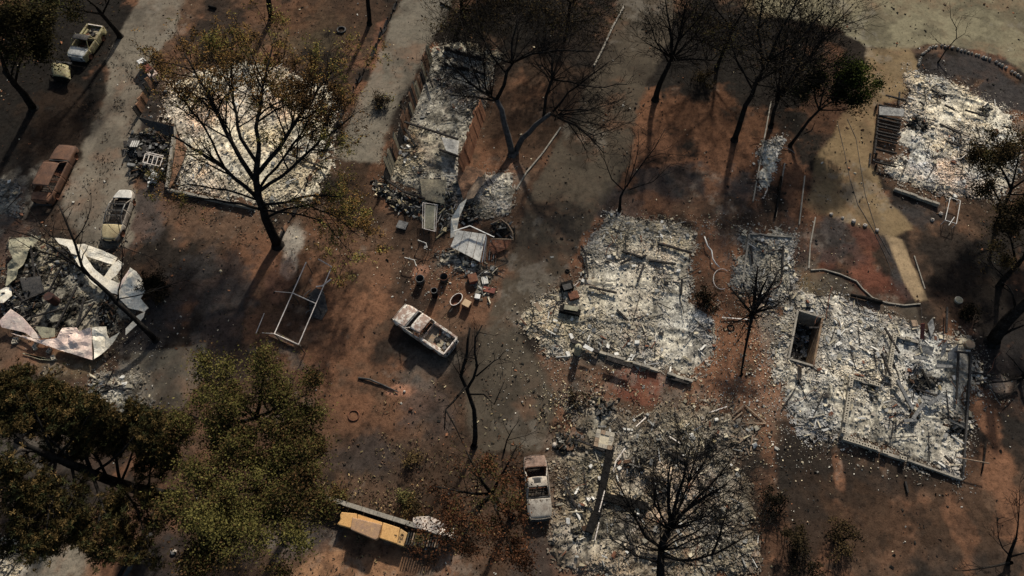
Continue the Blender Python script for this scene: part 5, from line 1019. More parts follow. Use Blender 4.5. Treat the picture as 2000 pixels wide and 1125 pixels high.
# ------------------------------------------------------------ trees
def walk(p, d, L, seg, wob, up, rng):
    pts = [p.copy()]; st = L/seg; d = d.normalized()
    for i in range(seg):
        d = (d+Vector((rng.gauss(0, wob), rng.gauss(0, wob), rng.gauss(0, wob)+up))).normalized(); p = p+d*st
        if p.z < .15: p.z = .15; d.z = abs(d.z)
        pts.append(p.copy())
    return pts
def sprout(mbs, path, r0, r1, lv, mx, rng, tips, prm):
    """children along a limb, recursively; mbs = [limbs, twigs]"""
    L = sum((b-a).length for a, b in zip(path[:-1], path[1:])); n = max(2, int(L*prm['dens'][min(lv, len(prm['dens'])-1)]))
    for k in range(n):
        t = prm['t0']+(1-prm['t0'])*((k+rng.random())/n); f = t*(len(path)-1); i = min(int(f), len(path)-2); p = path[i].lerp(path[i+1], f-i)
        tg = (path[i+1]-path[i]).normalized(); a = rng.uniform(*prm['ang']); ph = rng.uniform(0, 6.283); o = tg.orthogonal().normalized(); q = tg.cross(o)
        d = tg*math.cos(a)+(o*math.cos(ph)+q*math.sin(ph))*math.sin(a); d.z *= prm['flat']; rr = (r0+(r1-r0)*t)
        cl = L*rng.uniform(*prm['len'])*(1-.45*t); cl = max(cl, .35)
        if lv >= mx: cl = min(cl, 1.4)
        cr = max(prm['rmin'], rr*rng.uniform(.4, .62)); pts = walk(p, d, cl, 5 if cl > 1 else 3, prm['wob'], prm['up'], rng)
        cr1 = max(prm['rmin']*.6, cr*.3)
        (mbs[0] if cr > .05 else mbs[1]).tube(pts, list(np.linspace(cr, cr1, len(pts))), 5 if cr > .05 else 3, False)
        if lv < mx: sprout(mbs, pts, cr, cr1, lv+1, mx, rng, tips, prm)
        else: tips += pts[1:]
PR = dict(dens=(1.25, 2.0, 2.8, 3), t0=.25, ang=(.45, 1.05), len=(.38, .62), wob=.17, up=.045, rmin=.016, flat=.8)
LEAFY = {}
def leaves(name, tips, n, size, cols, wts, spread, root, seed, clump=.45, flat=.6, aspect=.55):
    rng = np.random.default_rng(seed); T = np.array([tuple(t) for t in tips]); 
    sc = fbm(T[:, 0]+T[:, 2]*.7, T[:, 1]-T[:, 2]*.6, 2.2, 3, seed); sc2 = fbm(T[:, 0]-T[:, 2]*.5, T[:, 1]+T[:, 2]*.4, .9, 3, seed+9); w_ = np.where(sc > clump, 1.0, .06)*np.where(sc2 > .46, 1.0, .12); w_ /= w_.sum()
    i = rng.choice(len(T), n, p=w_); p = T[i]+rng.normal(0, spread, (n, 3))*np.where(rng.random((n, 1)) < .12, 2.4, 1.0); p[:, 2] = np.maximum(p[:, 2], .1)
    s = size*rng.uniform(.6, 1.5, n); q = np.array([(-.5, 0, 0), (0, -.5*aspect, .06), (.5, 0, 0), (0, .5*aspect, .06)])[None]*s[:, None, None]
    v = np.einsum('nij,nkj->nki', rotmats(n, flat, rng), q)+p[:, None, :]
    F = np.arange(n*4).reshape(n, 4); hue = fbm(p[:, 0]+p[:, 2], p[:, 1], 2.6, 4, seed+3, .6); cols = np.array(cols); k = np.clip((hue*1.9-.45+rng.normal(0, .16, n)), 0, .999)
    c = cols[(k*len(cols)).astype(int)]*(1+rng.normal(0, .22, (n, 1))).clip(.4, 1.7)
    o = npmesh(name, v.reshape(-1, 3), F, M['leaf'], root, np.repeat(c, 4, 0)); return tag(o, kind='stuff')
def tree(label, base, limbs, name='burned_tree', prm=None, mx=3, seed=0, bark='bark', twig='twig', leaf=None, cat='tree', group='burnt and surviving trees', fans=()):
    """limbs: list of ([(px,py,h)...], r0, r1, sprouting?)   base: trunk foot"""
    prm = {**PR, **(prm or {})}; rng = random.Random(seed); b = P(*base); root = thing(name, label, cat, b, 0, group)
    trunk, limb, twigs, tips = MB(), MB(), MB(), []
    limbs = list(limbs)
    for (ox, oy, oh), nf, (ex_, ey_, rx_, ry_), (h0, h1), rr in fans:
        for q in range(nf):
            a = 6.2832*(q+rng.random()*.7)/nf; k = rng.uniform(.45, 1.0); tx, ty = ex_+rx_*k*math.cos(a), ey_+ry_*k*math.sin(a); th = rng.uniform(h0, h1)
            mx_, my_ = ox+(tx-ox)*.45+rng.uniform(-12, 12), oy+(ty-oy)*.45+rng.uniform(-12, 12)
            limbs.append(([(ox, oy, oh), (mx_, my_, oh+(th-oh)*.5), (ox+(tx-ox)*.75+rng.uniform(-8, 8), oy+(ty-oy)*.75+rng.uniform(-8, 8), oh+(th-oh)*.8), (tx, ty, th)], rr*rng.uniform(.8, 1.2), .012, 2))
    for j, (pts, r0, r1, sp) in enumerate(limbs):
        raw = [P(*p) for p in pts]; pp = [raw[0]]
        for a, c in zip(raw[:-1], raw[1:]):
            m = max(1, int((c-a).length/.9))
            for i in range(1, m+1):
                q = a.lerp(c, i/m)
                if i < m: q += Vector((rng.gauss(0, .05), rng.gauss(0, .05), rng.gauss(0, .05)))
                pp.append(q)
        mb = trunk if j == 0 else limb; mb.tube(pp, list(np.linspace(r0, r1, len(pp))), 8 if r0 > .12 else 6)
        if j == 0:
            mb.lathe(pp[0], [(r0*1.6, -.1), (r0*1.25, .12), (r0*.9, .45)], 8)
        if sp: sprout([limb, twigs], pp, r0, r1, 1 if sp is True else sp, mx, rng, tips, prm)
    trunk.build('trunk', M[bark], root, True)
    lo = tag(limb.build('limbs', M[bark if bark != 'bark_grey' else 'bark'], root, True), kind='stuff') if limb.v else root
    if twigs.v: tag(twigs.build('twigs', M[twig], lo), kind='stuff')
    if leaf:
        leaves('foliage', tips, leaf['n'], leaf['size'], leaf['cols'], None, leaf.get('spread', .18), root, seed+5, leaf.get('clump', .45))
    return root, tips
c_ = lambda *a: np.array(a)
BRN = [c_(.06, .036, .018), c_(.14, .078, .028), c_(.19, .115, .04), c_(.13, .115, .035), c_(.20, .165, .05)]
GRN = [c_(.012, .010, .006), c_(.055, .030, .014), c_(.026, .022, .009), c_(.065, .042, .018), c_(.042, .038, .013), c_(.055, .036, .016), c_(.058, .054, .017), c_(.085, .075, .024)]
REDB = [c_(.020, .012, .008), c_(.050, .022, .012), c_(.075, .035, .018), c_(.055, .045, .018)]
DARKB = [c_(.010, .009, .006), c_(.030, .022, .012), c_(.055, .038, .018), c_(.045, .04, .016)]
# 1 the large oak over the cream ruin
tree('large oak with half its scorched leaves left over the cream ash footprint', (541, 478), [
 ([(543, 480, 0), (530, 452, 1.6), (518, 425, 3.2), (506, 390, 5.0), (500, 352, 6.4), (505, 300, 8)], .42, .20, 0),
 ([(506, 390, 5), (480, 365, 5.8), (440, 330, 6.6), (395, 300, 7.4), (330, 262, 8.4)], .19, .06, True),
 ([(500, 355, 6.2), (470, 310, 7.2), (440, 255, 8.2), (405, 180, 9.2), (360, 105, 10.2)], .20, .06, True),
 ([(505, 310, 7.6), (500, 250, 9), (515, 160, 10.4), (535, 75, 11.4)], .18, .05, True),
 ([(503, 320, 7.4), (470, 270, 8.8), (455, 180, 10), (450, 90, 11)], .15, .05, True),
 ([(503, 340, 6.8), (545, 290, 8), (595, 210, 9.2), (665, 120, 10.2)], .18, .05, True),
 ([(505, 375, 5.6), (550, 345, 6.4), (610, 290, 7.4), (690, 225, 8.6)], .15, .05, True),
 ([(510, 400, 4.6), (560, 395, 5.2), (620, 380, 5.8), (680, 385, 6.0)], .13, .04, True),
 ([(520, 425, 3.4), (560, 408, 4), (600, 400, 4.4), (650, 420, 4.4), (700, 460, 4.2)], .11, .03, True),
 ([(512, 410, 4.2), (470, 398, 4.6), (420, 390, 5), (350, 385, 5.2)], .12, .03, True),
 ([(440, 330, 6.6), (400, 250, 8.2), (330, 160, 9.4)], .10, .04, True), ([(505, 370, 5.8), (560, 300, 7), (630, 200, 8.8), (640, 150, 9.4)], .12, .04, True), ([(500, 390, 5), (440, 370, 5.4), (370, 360, 5.8), (300, 375, 6)], .09, .03, True), ([(515, 410, 4.4), (590, 420, 4.6), (640, 440, 4.6), (690, 500, 4)], .09, .025, True)],
 'half_leafed_oak', dict(dens=(1.1, 1.7, 2.2, 3), rmin=.013, len=(.36, .6)), 3, 1, leaf=dict(n=42000, size=.145, cols=BRN, clump=.51, spread=.14))
# 2, 3 the green trees
tree('upper of two bushy olive green trees at the lower left centre', (575, 862), [
 ([(575, 862, 0), (530, 835, 3), (500, 815, 5)], .28, .18, 0), ([(500, 815, 5), (450, 770, 7), (400, 745, 8)], .16, .05, True), ([(500, 815, 5), (510, 760, 7), (520, 715, 8)], .15, .05, True),
 ([(500, 815, 5), (560, 790, 6.5), (600, 770, 7)], .14, .05, True), ([(500, 815, 5), (430, 830, 7), (370, 810, 8)], .15, .05, True), ([(500, 815, 5), (540, 850, 6), (590, 850, 6.4)], .12, .05, True), ([(480, 810, 6), (440, 800, 8), (430, 760, 9)], .12, .04, True), ([(510, 820, 5), (500, 850, 6.2), (480, 880, 7)], .1, .04, True), ([(520, 825, 4.6), (540, 800, 6), (560, 760, 7)], .1, .04, True)],
 'green_tree', None, 3, 2, twig='twig_brown', leaf=dict(n=44000, size=.14, cols=GRN, clump=.42, spread=.30))
tree('lower of two bushy olive green trees, reaching the bottom edge', (604, 968), [
 ([(604, 968, 0), (560, 962, 2.6), (510, 955, 5)], .30, .18, 0), ([(510, 955, 5), (450, 925, 7), (390, 915, 8.5)], .16, .05, True), ([(510, 955, 5), (470, 1000, 7), (400, 1030, 8.5)], .15, .05, True), ([(510, 955, 5), (530, 1010, 6.5), (560, 1070, 7)], .14, .05, True),
 ([(510, 955, 5), (440, 965, 7.5), (360, 970, 9)], .15, .05, True), ([(510, 955, 5), (540, 915, 6.4), (590, 905, 7)], .13, .05, True), ([(480, 980, 6), (460, 1050, 7.5), (420, 1100, 8.5)], .13, .04, True), ([(500, 955, 5.5), (570, 990, 6.2), (610, 1010, 6.5)], .1, .04, True), ([(510, 955, 5), (490, 915, 6.6), (470, 870, 7.8)], .12, .04, True), ([(520, 958, 4.6), (560, 930, 5.6), (570, 890, 6.4)], .1, .03, True), ([(450, 960, 7), (400, 990, 8), (350, 1000, 8.6)], .09, .03, True)],
 'green_tree', None, 3, 3, twig='twig_brown', leaf=dict(n=56000, size=.14, cols=GRN, clump=.42, spread=.30))
# 4 reddish brown tree
tree('scorched tree with sparse red-brown leaves at the bottom centre', (1000, 1010), [
 ([(1000, 1010, 0), (975, 985, 3), (960, 965, 5)], .22, .14, 0), ([(960, 965, 5), (930, 920, 7), (910, 880, 8)], .13, .04, True), ([(960, 965, 5), (990, 910, 6.8), (1010, 870, 7.5)], .12, .04, True), ([(960, 965, 5), (900, 960, 6.6), (850, 950, 7.4)], .12, .04, True),
 ([(960, 965, 5), (925, 1010, 6.6), (900, 1060, 7.4)], .12, .04, True), ([(960, 965, 5), (980, 1020, 6.4), (1000, 1080, 7)], .12, .04, True), ([(960, 965, 5.5), (900, 1020, 7), (840, 1060, 8)], .1, .04, True)],
 'scorched_tree', None, 3, 4, twig='twig_brown', leaf=dict(n=9000, size=.14, cols=REDB, clump=.46, spread=.22))
# 5 bare tree bottom centre
tree('big bare black tree standing over the brownish ruin at the bottom', (1292, 1150), [
 ([(1292, 1150, 0), (1290, 1112, 2), (1292, 1065, 4), (1305, 1035, 5.2)], .32, .18, 0), ([(1305, 1035, 5.2), (1335, 1000, 6.4), (1370, 975, 7.4), (1420, 945, 8.6)], .13, .05, True), ([(1305, 1035, 5.2), (1318, 990, 6.6), (1335, 935, 8), (1350, 870, 9)], .14, .05, True),
 ([(1292, 1070, 4), (1262, 1050, 5), (1240, 1010, 6.2), (1205, 940, 7.6)], .12, .04, True), ([(1310, 1020, 5.8), (1305, 960, 7.4), (1310, 900, 8.8)], .13, .04, True), ([(1292, 1085, 3.2), (1350, 1095, 4), (1400, 1080, 5), (1470, 1040, 6.4)], .11, .04, True),
 ([(1290, 1100, 2.6), (1240, 1085, 3.6), (1190, 1050, 4.6)], .1, .03, True), ([(1345, 990, 6.8), (1385, 950, 8), (1430, 895, 9)], .1, .03, True), ([(1390, 1085, 4.8), (1410, 1030, 6), (1425, 980, 7)], .09, .03, True)],
 'bare_tree', dict(dens=(1.1, 1.7, 2.2, 2), len=(.42, .68), rmin=.014), 3, 5, fans=[((1305, 1035, 5.2), 13, (1330, 940, 140, 130), (7.5, 9.5), .065), ((1292, 1075, 4), 12, (1330, 1010, 190, 120), (5, 7.5), .06), ((1345, 940, 7.6), 7, (1360, 860, 90, 70), (8.5, 10), .04), ((1240, 1010, 6.2), 5, (1200, 930, 60, 90), (7, 8.5), .04)])
# 6 bare tree on the driveway edge
tree('thin bare tree with crooked branches on the central driveway edge', (925, 872), [
 ([(926, 872, 0), (928, 835, 1.6), (926, 800, 3), (912, 760, 4.2), (900, 735, 5), (912, 690, 6), (918, 640, 7)], .2, .07, 0), ([(912, 760, 4.2), (932, 715, 5.6), (928, 660, 6.6), (942, 635, 7.2)], .11, .05, True), ([(915, 770, 4), (945, 770, 4.6), (965, 790, 4.8), (985, 745, 5.6)], .08, .03, True),
 ([(910, 755, 4.4), (885, 785, 4.4), (870, 800, 4.4), (868, 840, 4.0)], .09, .04, True), ([(870, 800, 4.4), (890, 835, 4.2), (905, 868, 4)], .07, .03, 2), ([(930, 735, 5), (965, 705, 6), (975, 700, 6.2)], .06, .03, True)],
 'bare_tree', dict(dens=(.8, 1.2, 1.6, 2), len=(.3, .55)), 2, 6, fans=[((900, 735, 5), 5, (905, 650, 40, 50), (6, 7.5), .035), ((975, 700, 6.2), 4, (990, 720, 30, 40), (5.5, 7), .03)])
# 7 small bare tree above the pale ruin
tree('small bare tree with wide thin branches just above the pale ruin', (1210, 410), [
 ([(1210, 410, 0), (1212, 385, .9), (1218, 372, 1.4)], .13, .09, 0), ([(1218, 372, 1.4), (1195, 350, 2.2), (1180, 310, 3.2), (1178, 285, 3.8)], .06, .02, True), ([(1218, 372, 1.4), (1240, 340, 2.4), (1262, 310, 3.3), (1300, 250, 4.6)], .07, .02, True),
 ([(1225, 365, 1.6), (1245, 300, 3.2), (1246, 250, 4.4)], .05, .02, True), ([(1220, 370, 1.5), (1232, 300, 3.2), (1235, 250, 4.2)], .04, .015, True), ([(1230, 370, 1.6), (1275, 355, 2.2), (1310, 320, 3), (1345, 330, 3)], .05, .02, True), ([(1262, 310, 3.3), (1290, 300, 3.6), (1350, 305, 3.8)], .03, .015, True)],
 'bare_tree', dict(dens=(.9, 1.4, 2), len=(.3, .5), rmin=.012, up=.07), 2, 7)
# 8, 9 forked grey trunk pair
tree('dark bare tree arching up left from the forked grey trunk foot', (1000, 300), [
 ([(1000, 302, 0), (992, 265, 1.8), (980, 215, 3.8), (970, 195, 4.6)], .32, .22, 0), ([(970, 195, 4.6), (985, 165, 5.6), (990, 140, 6.4), (1002, 122, 7)], .17, .12, 0), ([(1002, 122, 7), (1040, 105, 8), (1090, 98, 8.6), (1160, 100, 9)], .11, .04, True),
 ([(1000, 124, 7), (1000, 80, 8.2), (1012, 30, 9.6)], .11, .04, True), ([(990, 145, 6.2), (965, 115, 7), (935, 60, 8.4), (930, 0, 9.6)], .09, .03, True), ([(970, 195, 4.6), (935, 175, 5.4), (895, 140, 6.4), (862, 100, 7.2)], .12, .04, True), ([(968, 197, 4.6), (930, 190, 5.2), (880, 185, 5.6)], .08, .03, True),
 ([(950, 182, 5), (945, 120, 6.6), (950, 60, 8)], .07, .03, True), ([(940, 180, 5.2), (915, 110, 6.8), (900, 40, 8.2)], .07, .03, True)],
 'bare_tree', dict(dens=(1.0, 1.6, 2.2, 2.6)), 3, 8, bark='bark_grey', fans=[((1000, 124, 7), 10, (1010, 50, 110, 90), (8.5, 10.5), .06), ((960, 190, 4.8), 12, (905, 120, 80, 90), (6, 8.5), .05), ((1060, 103, 8.2), 8, (1090, 50, 90, 80), (8.5, 10), .045)])
tree('dark bare tree leaning right from the forked grey trunk foot', (1006, 296), [
 ([(1006, 298, 0), (1020, 270, 1.2), (1045, 245, 2.6), (1075, 222, 4)], .28, .18, 0), ([(1062, 230, 3.4), (1066, 190, 4.8), (1078, 155, 6), (1080, 100, 7.4)], .15, .08, True), ([(1078, 155, 6), (1115, 160, 6.6), (1160, 170, 7), (1225, 165, 7.6)], .08, .03, True),
 ([(1075, 222, 4), (1100, 235, 4.2), (1125, 245, 4.4), (1155, 270, 4.4), (1180, 300, 4)], .11, .04, True), ([(1080, 218, 4.2), (1110, 180, 5.6), (1150, 150, 6.6), (1190, 120, 7.4)], .11, .04, True), ([(1120, 243, 4.4), (1160, 265, 4.4), (1240, 235, 5)], .05, .02, True), ([(1110, 240, 4.2), (1135, 275, 3.8), (1150, 315, 3.2)], .06, .02, True), ([(1090, 215, 4.4), (1150, 215, 5.2), (1200, 200, 6)], .07, .03, True)],
 'bare_tree', dict(dens=(1.0, 1.6, 2.2, 2.6)), 3, 9, bark='bark_grey', fans=[((1078, 155, 6), 9, (1110, 100, 90, 80), (7, 9), .05), ((1090, 225, 4.1), 12, (1150, 220, 90, 80), (3.5, 6.5), .05)])
# 10, 11 the tall dark pair
tree('tall bare dark tree with a wide right limb near the top middle', (1280, 193), [
 ([(1280, 195, 0), (1288, 165, 1.8), (1300, 140, 3.2), (1312, 115, 4.4)], .3, .2, 0), ([(1312, 115, 4.4), (1310, 60, 6.6), (1300, 0, 8.8)], .13, .05, True), ([(1312, 115, 4.4), (1330, 55, 6.8), (1345, -10, 9)], .14, .05, True), ([(1312, 118, 4.4), (1350, 115, 5), (1390, 118, 5.2), (1420, 90, 6.2)], .11, .04, True), ([(1308, 125, 4), (1280, 80, 5.6), (1262, 30, 7)], .09, .03, True), ([(1325, 80, 5.8), (1370, 30, 7.6), (1400, -20, 9)], .09, .03, True)],
 'bare_tree', dict(dens=(1.1, 1.7, 2.3, 2.8)), 3, 10, fans=[((1312, 115, 4.4), 16, (1330, 40, 110, 90), (6.5, 9.5), .065), ((1380, 118, 5.2), 6, (1410, 80, 60, 50), (5.5, 7.5), .04)])
tree('tall straight trunked burnt tree with a dense dark twig crown', (1434, 272), [
 ([(1434, 274, 0), (1450, 225, 2.6), (1475, 165, 5.6), (1500, 120, 7.8)], .28, .16, 0), ([(1500, 120, 7.8), (1530, 50, 11), (1560, -10, 13)], .13, .05, True), ([(1490, 140, 7), (1480, 60, 10), (1490, -10, 12)], .11, .05, True), ([(1500, 120, 7.8), (1560, 80, 10), (1610, 20, 12)], .11, .04, True), ([(1470, 175, 5.2), (1440, 120, 7.4), (1420, 50, 9.4)], .1, .03, True), ([(1480, 160, 6), (1530, 130, 7.6), (1575, 110, 8.8)], .1, .03, True)],
 'burnt_pine', dict(dens=(1.0, 1.5, 2.2, 3)), 3, 11, leaf=dict(n=1500, size=.2, cols=[c_(.010, .009, .006), c_(.018, .014, .009), c_(.03, .022, .012)], clump=.42, spread=.3), fans=[((1500, 120, 7.8), 14, (1525, 60, 120, 110), (9, 12.5), .06), ((1475, 165, 5.6), 7, (1490, 130, 90, 80), (6.5, 9), .05)])
tree('burnt tree with long upright limbs fanning toward the road', (1505, 246), [
 ([(1505, 248, 0), (1512, 215, 1.6), (1522, 190, 2.8)], .2, .14, 0), ([(1522, 190, 2.8), (1560, 140, 5), (1610, 70, 8), (1670, 5, 10.5)], .13, .03, 2), ([(1545, 160, 4.2), (1600, 90, 7), (1630, 20, 9.4)], .09, .03, 2), ([(1605, 78, 7.6), (1650, 50, 8.6), (1700, 30, 9.4)], .05, .02, 2), ([(1515, 200, 2.6), (1530, 110, 6), (1545, 20, 9.4)], .1, .03, True), ([(1520, 190, 2.8), (1570, 110, 6), (1590, 20, 9)], .1, .03, True)],
 'bare_tree', dict(dens=(1.0, 1.6, 2.2), up=.05), 3, 12, leaf=dict(n=800, size=.2, cols=[c_(.010, .009, .006), c_(.018, .014, .009), c_(.03, .026, .012)], clump=.45, spread=.3), fans=[((1522, 190, 2.8), 14, (1570, 110, 90, 100), (5, 9), .05)])
# 12 green small tree
tree('small round tree with live green leaves beside the gravel driveway', (1543, 285), [
 ([(1543, 285, 0), (1560, 262, 1.0), (1580, 235, 2.2), (1600, 215, 3.0)], .16, .1, 0), ([(1570, 262, 1.4), (1585, 255, 1.8), (1592, 240, 2.4)], .05, .03, 0), ([(1600, 215, 3), (1640, 190, 4), (1690, 165, 5)], .09, .03, True), ([(1600, 215, 3), (1610, 170, 4.6), (1640, 130, 5.8)], .09, .03, True), ([(1600, 215, 3), (1590, 175, 4.4), (1590, 135, 5.6)], .09, .03, True), ([(1600, 215, 3), (1645, 215, 3.6), (1670, 210, 4)], .07, .03, True), ([(1605, 205, 3.4), (1650, 160, 5), (1675, 140, 5.6)], .07, .03, True)],
 'green_tree', dict(dens=(1.5, 2.2, 2.6)), 3, 13, leaf=dict(n=16000, size=.17, cols=[c_(.008, .010, .005), c_(.018, .022, .008), c_(.030, .036, .010), c_(.06, .07, .018)], clump=.35, spread=.26))
# 13 thin tree by the road
tree('thin bare sapling at the rim of the charcoal bed beside the road', (1832, 122), [
 ([(1832, 122, 0), (1850, 95, 1.0), (1868, 75, 1.8)], .07, .05, 0), ([(1868, 75, 1.8), (1868, 55, 2.5), (1857, 35, 3.2), (1855, 5, 4)], .04, .02, True), ([(1862, 80, 1.6), (1885, 65, 2.2), (1890, 45, 2.8)], .03, .015, True), ([(1850, 95, 1.0), (1830, 80, 1.5), (1815, 62, 2)], .03, .012, True), ([(1866, 60, 2.4), (1880, 30, 3.4), (1915, 35, 3.6)], .03, .012, True)],
 'bare_sapling', dict(dens=(1.4, 2.0, 2), rmin=.012, len=(.3, .5)), 2, 14)
# 14 right edge brown trees
tree('dense dark brown scorched tree over the right edge of the upper right ruin', (1945, 442), [
 ([(1945, 442, 0), (1960, 405, 1.8), (1975, 370, 3.4)], .2, .12, 0), ([(1960, 405, 1.8), (1940, 370, 3), (1915, 345, 4)], .1, .03, True), ([(1975, 370, 3.4), (1950, 320, 5), (1925, 290, 6)], .1, .03, True), ([(1975, 370, 3.4), (1990, 300, 5.6), (2000, 260, 6.6)], .1, .03, True), ([(1975, 370, 3.4), (2020, 340, 4.6), (2060, 300, 5.6)], .1, .03, True), ([(1970, 380, 3), (2010, 380, 3.8), (2040, 370, 4.4)], .08, .03, True)],
 'scorched_tree', dict(dens=(1.5, 2.2, 2.6)), 3, 15, leaf=dict(n=12000, size=.16, cols=DARKB, clump=.40, spread=.24))
tree('dark scorched tree at the right edge below the upper right ruin', (1950, 560), [
 ([(1950, 560, 0), (1975, 530, 2.2), (2000, 500, 4)], .24, .14, 0), ([(1985, 518, 3), (1975, 470, 4.8), (1955, 430, 6)], .1, .03, True), ([(2000, 500, 4), (2010, 440, 6.4), (2020, 400, 8)], .1, .03, True), ([(1990, 510, 3.4), (2040, 490, 5), (2080, 460, 6)], .1, .03, True), ([(1965, 545, 1.6), (1940, 520, 2.6), (1925, 490, 3.6)], .07, .02, True)],
 'scorched_tree', dict(dens=(1.5, 2.2, 2.6)), 3, 16, leaf=dict(n=7000, size=.16, cols=DARKB, clump=.48, spread=.24))
tree('massive black leaning trunk at the right edge of the view', (1938, 668), [
 ([(1938, 668, 0), (1952, 645, 1.6), (1985, 608, 3.8), (2040, 560, 6.4)], .48, .3, 0), ([(1985, 608, 3.8), (1978, 575, 4.8), (1970, 560, 5.2), (1950, 548, 5.2)], .1, .03, True), ([(1945, 662, .8), (1975, 645, 1.8), (2000, 635, 2.6)], .14, .06, True), ([(2010, 585, 5), (2020, 520, 7), (2030, 460, 9)], .16, .05, True)],
 'bare_tree', dict(dens=(.8, 1.4, 2)), 3, 17)
tree('low burnt tree with drooping limbs beside the corner of the largest ruin', (1990, 740), [
 ([(1990, 740, 0), (2010, 725, 1.0), (2030, 712, 1.8)], .16, .1, 0), ([(1995, 738, .6), (1965, 745, .8), (1915, 752, .6)], .09, .03, True), ([(2000, 730, .9), (1980, 705, 1.6), (1965, 690, 2)], .07, .02, True), ([(1995, 740, .6), (1975, 770, .5), (1960, 790, .3)], .06, .02, True)],
 'bare_tree', dict(dens=(1.2, 1.6)), 2, 18)
# 16 charred stubby tree between the ruins
tree('charred stubby tree with claw-like branches between the two large ruins', (1447, 732), [
 ([(1447, 734, 0), (1454, 690, 1.0), (1462, 650, 2.0), (1470, 615, 2.9)], .08, .14, 0), ([(1470, 615, 2.9), (1450, 590, 3.3), (1425, 560, 3.8)], .12, .05, True), ([(1470, 615, 2.9), (1475, 570, 4), (1480, 520, 5)], .15, .05, True), ([(1470, 612, 3), (1495, 575, 3.9), (1520, 530, 4.8)], .13, .05, True), ([(1470, 612, 3), (1510, 600, 3.4), (1525, 590, 3.6)], .12, .05, True), ([(1475, 600, 3.2), (1490, 560, 4.2), (1500, 540, 4.8)], .12, .05, True), ([(1468, 615, 2.9), (1440, 628, 2.7), (1425, 625, 2.8)], .06, .02, True), ([(1470, 610, 3), (1450, 640, 2.2), (1440, 665, 1.6)], .05, .02, True), ([(1520, 530, 4.8), (1545, 510, 5.2), (1570, 490, 5.6)], .04, .02, 2)],
 'charred_tree', dict(dens=(1.6, 2.2, 3), len=(.22, .4), wob=.28), 3, 19, fans=[((1470, 613, 3), 16, (1490, 570, 50, 55), (3.4, 5.2), .07), ((1470, 613, 3), 7, (1450, 640, 45, 40), (1.2, 2.8), .04)])
# 17 leaning tree over the collapsed metal house
tree('bare black tree leaning over the collapsed cream metal building', (303, 663), [
 ([(305, 665, 0), (285, 645, 1.2), (250, 610, 2.6), (215, 575, 4), (175, 540, 5.4)], .22, .13, 0), ([(175, 540, 5.4), (160, 520, 6), (148, 480, 7.2), (130, 435, 8.4), (115, 400, 9)], .12, .05, True), ([(175, 540, 5.4), (140, 510, 6.4), (100, 480, 7.4), (60, 460, 8.4), (20, 450, 9.2)], .10, .03, True), ([(150, 518, 6), (110, 500, 6.8), (60, 485, 7.8), (20, 460, 8.4)], .06, .02, True),
 ([(145, 470, 7.6), (170, 430, 8.6), (178, 380, 9.6)], .05, .02, True), ([(225, 585, 3.6), (265, 578, 4), (320, 560, 4.6), (370, 545, 5)], .05, .02, True), ([(262, 622, 2.2), (245, 640, 1.8), (228, 640, 1.8)], .07, .03, True), ([(140, 500, 6.6), (80, 440, 8), (50, 400, 9)], .06, .02, True), ([(230, 590, 3.4), (240, 500, 6), (225, 400, 8.2)], .06, .02, True), ([(235, 480, 6.4), (290, 500, 6.2), (350, 540, 6)], .04, .015, 2)],
 'leaning_tree', dict(dens=(.9, 1.3, 1.8), len=(.3, .5)), 2, 20)
# 18 top left group
PIN = [c_(.012, .011, .006), c_(.026, .022, .010), c_(.050, .038, .016), c_(.040, .040, .016)]
tree('dark tree at the left edge with a thick black trunk near the top left corner', (66, 210), [
 ([(66, 212, 0), (40, 175, 3), (10, 140, 6)], .36, .24, 0), ([(30, 160, 4), (50, 90, 7), (70, 30, 9)], .12, .04, True), ([(10, 140, 6), (-10, 60, 9), (0, 0, 11)], .12, .04, True), ([(20, 150, 5), (0, 100, 7), (-20, 60, 9)], .1, .03, True), ([(20, 150, 5), (50, 70, 8), (70, 20, 9)], .1, .03, True)],
 'dark_tree', dict(dens=(1.3, 1.8, 2.4)), 3, 22, leaf=dict(n=14000, size=.2, cols=PIN, clump=.42, spread=.3))
tree('dark tree leaning out over the olive truck at the top left', (235, 70), [
 ([(235, 72, 0), (210, 40, 2.6), (190, 15, 4.4)], .26, .16, 0), ([(200, 28, 3.6), (150, 20, 5.6), (100, 10, 7)], .11, .04, True), ([(190, 15, 4.4), (150, -20, 6.6), (120, -60, 8)], .1, .03, True), ([(200, 28, 3.4), (215, -10, 5.6), (240, -40, 7)], .1, .03, True)],
 'dark_tree', dict(dens=(1.3, 1.8, 2.2)), 3, 23, leaf=dict(n=3000, size=.2, cols=PIN, clump=.45, spread=.3))
# trunks cut by the top edge
for k, (x, y, dx, l) in enumerate(((531, 38, -14, 'straight black trunk rising out of the top edge above the oak'), (722, 48, -7, 'slender black trunk rising out of the top edge left of the second driveway'))):
    tree(l, (x, y), [([(x, y, 0), (x+dx*.5, y-42, 2.4), (x+dx, y-90, 5), (x+dx*2, y-220, 10)], .28-.06*k, .14, 0), ([(x+dx, y-90, 5), (x+dx+40, y-160, 8), (x+dx+60, y-220, 10)], .1, .04, True), ([(x+dx, y-100, 5.4), (x+dx-50, y-160, 8), (x+dx-60, y-220, 10)], .1, .04, True)], 'bare_tree', dict(dens=(1.0, 1.4)), 2, 30+k)
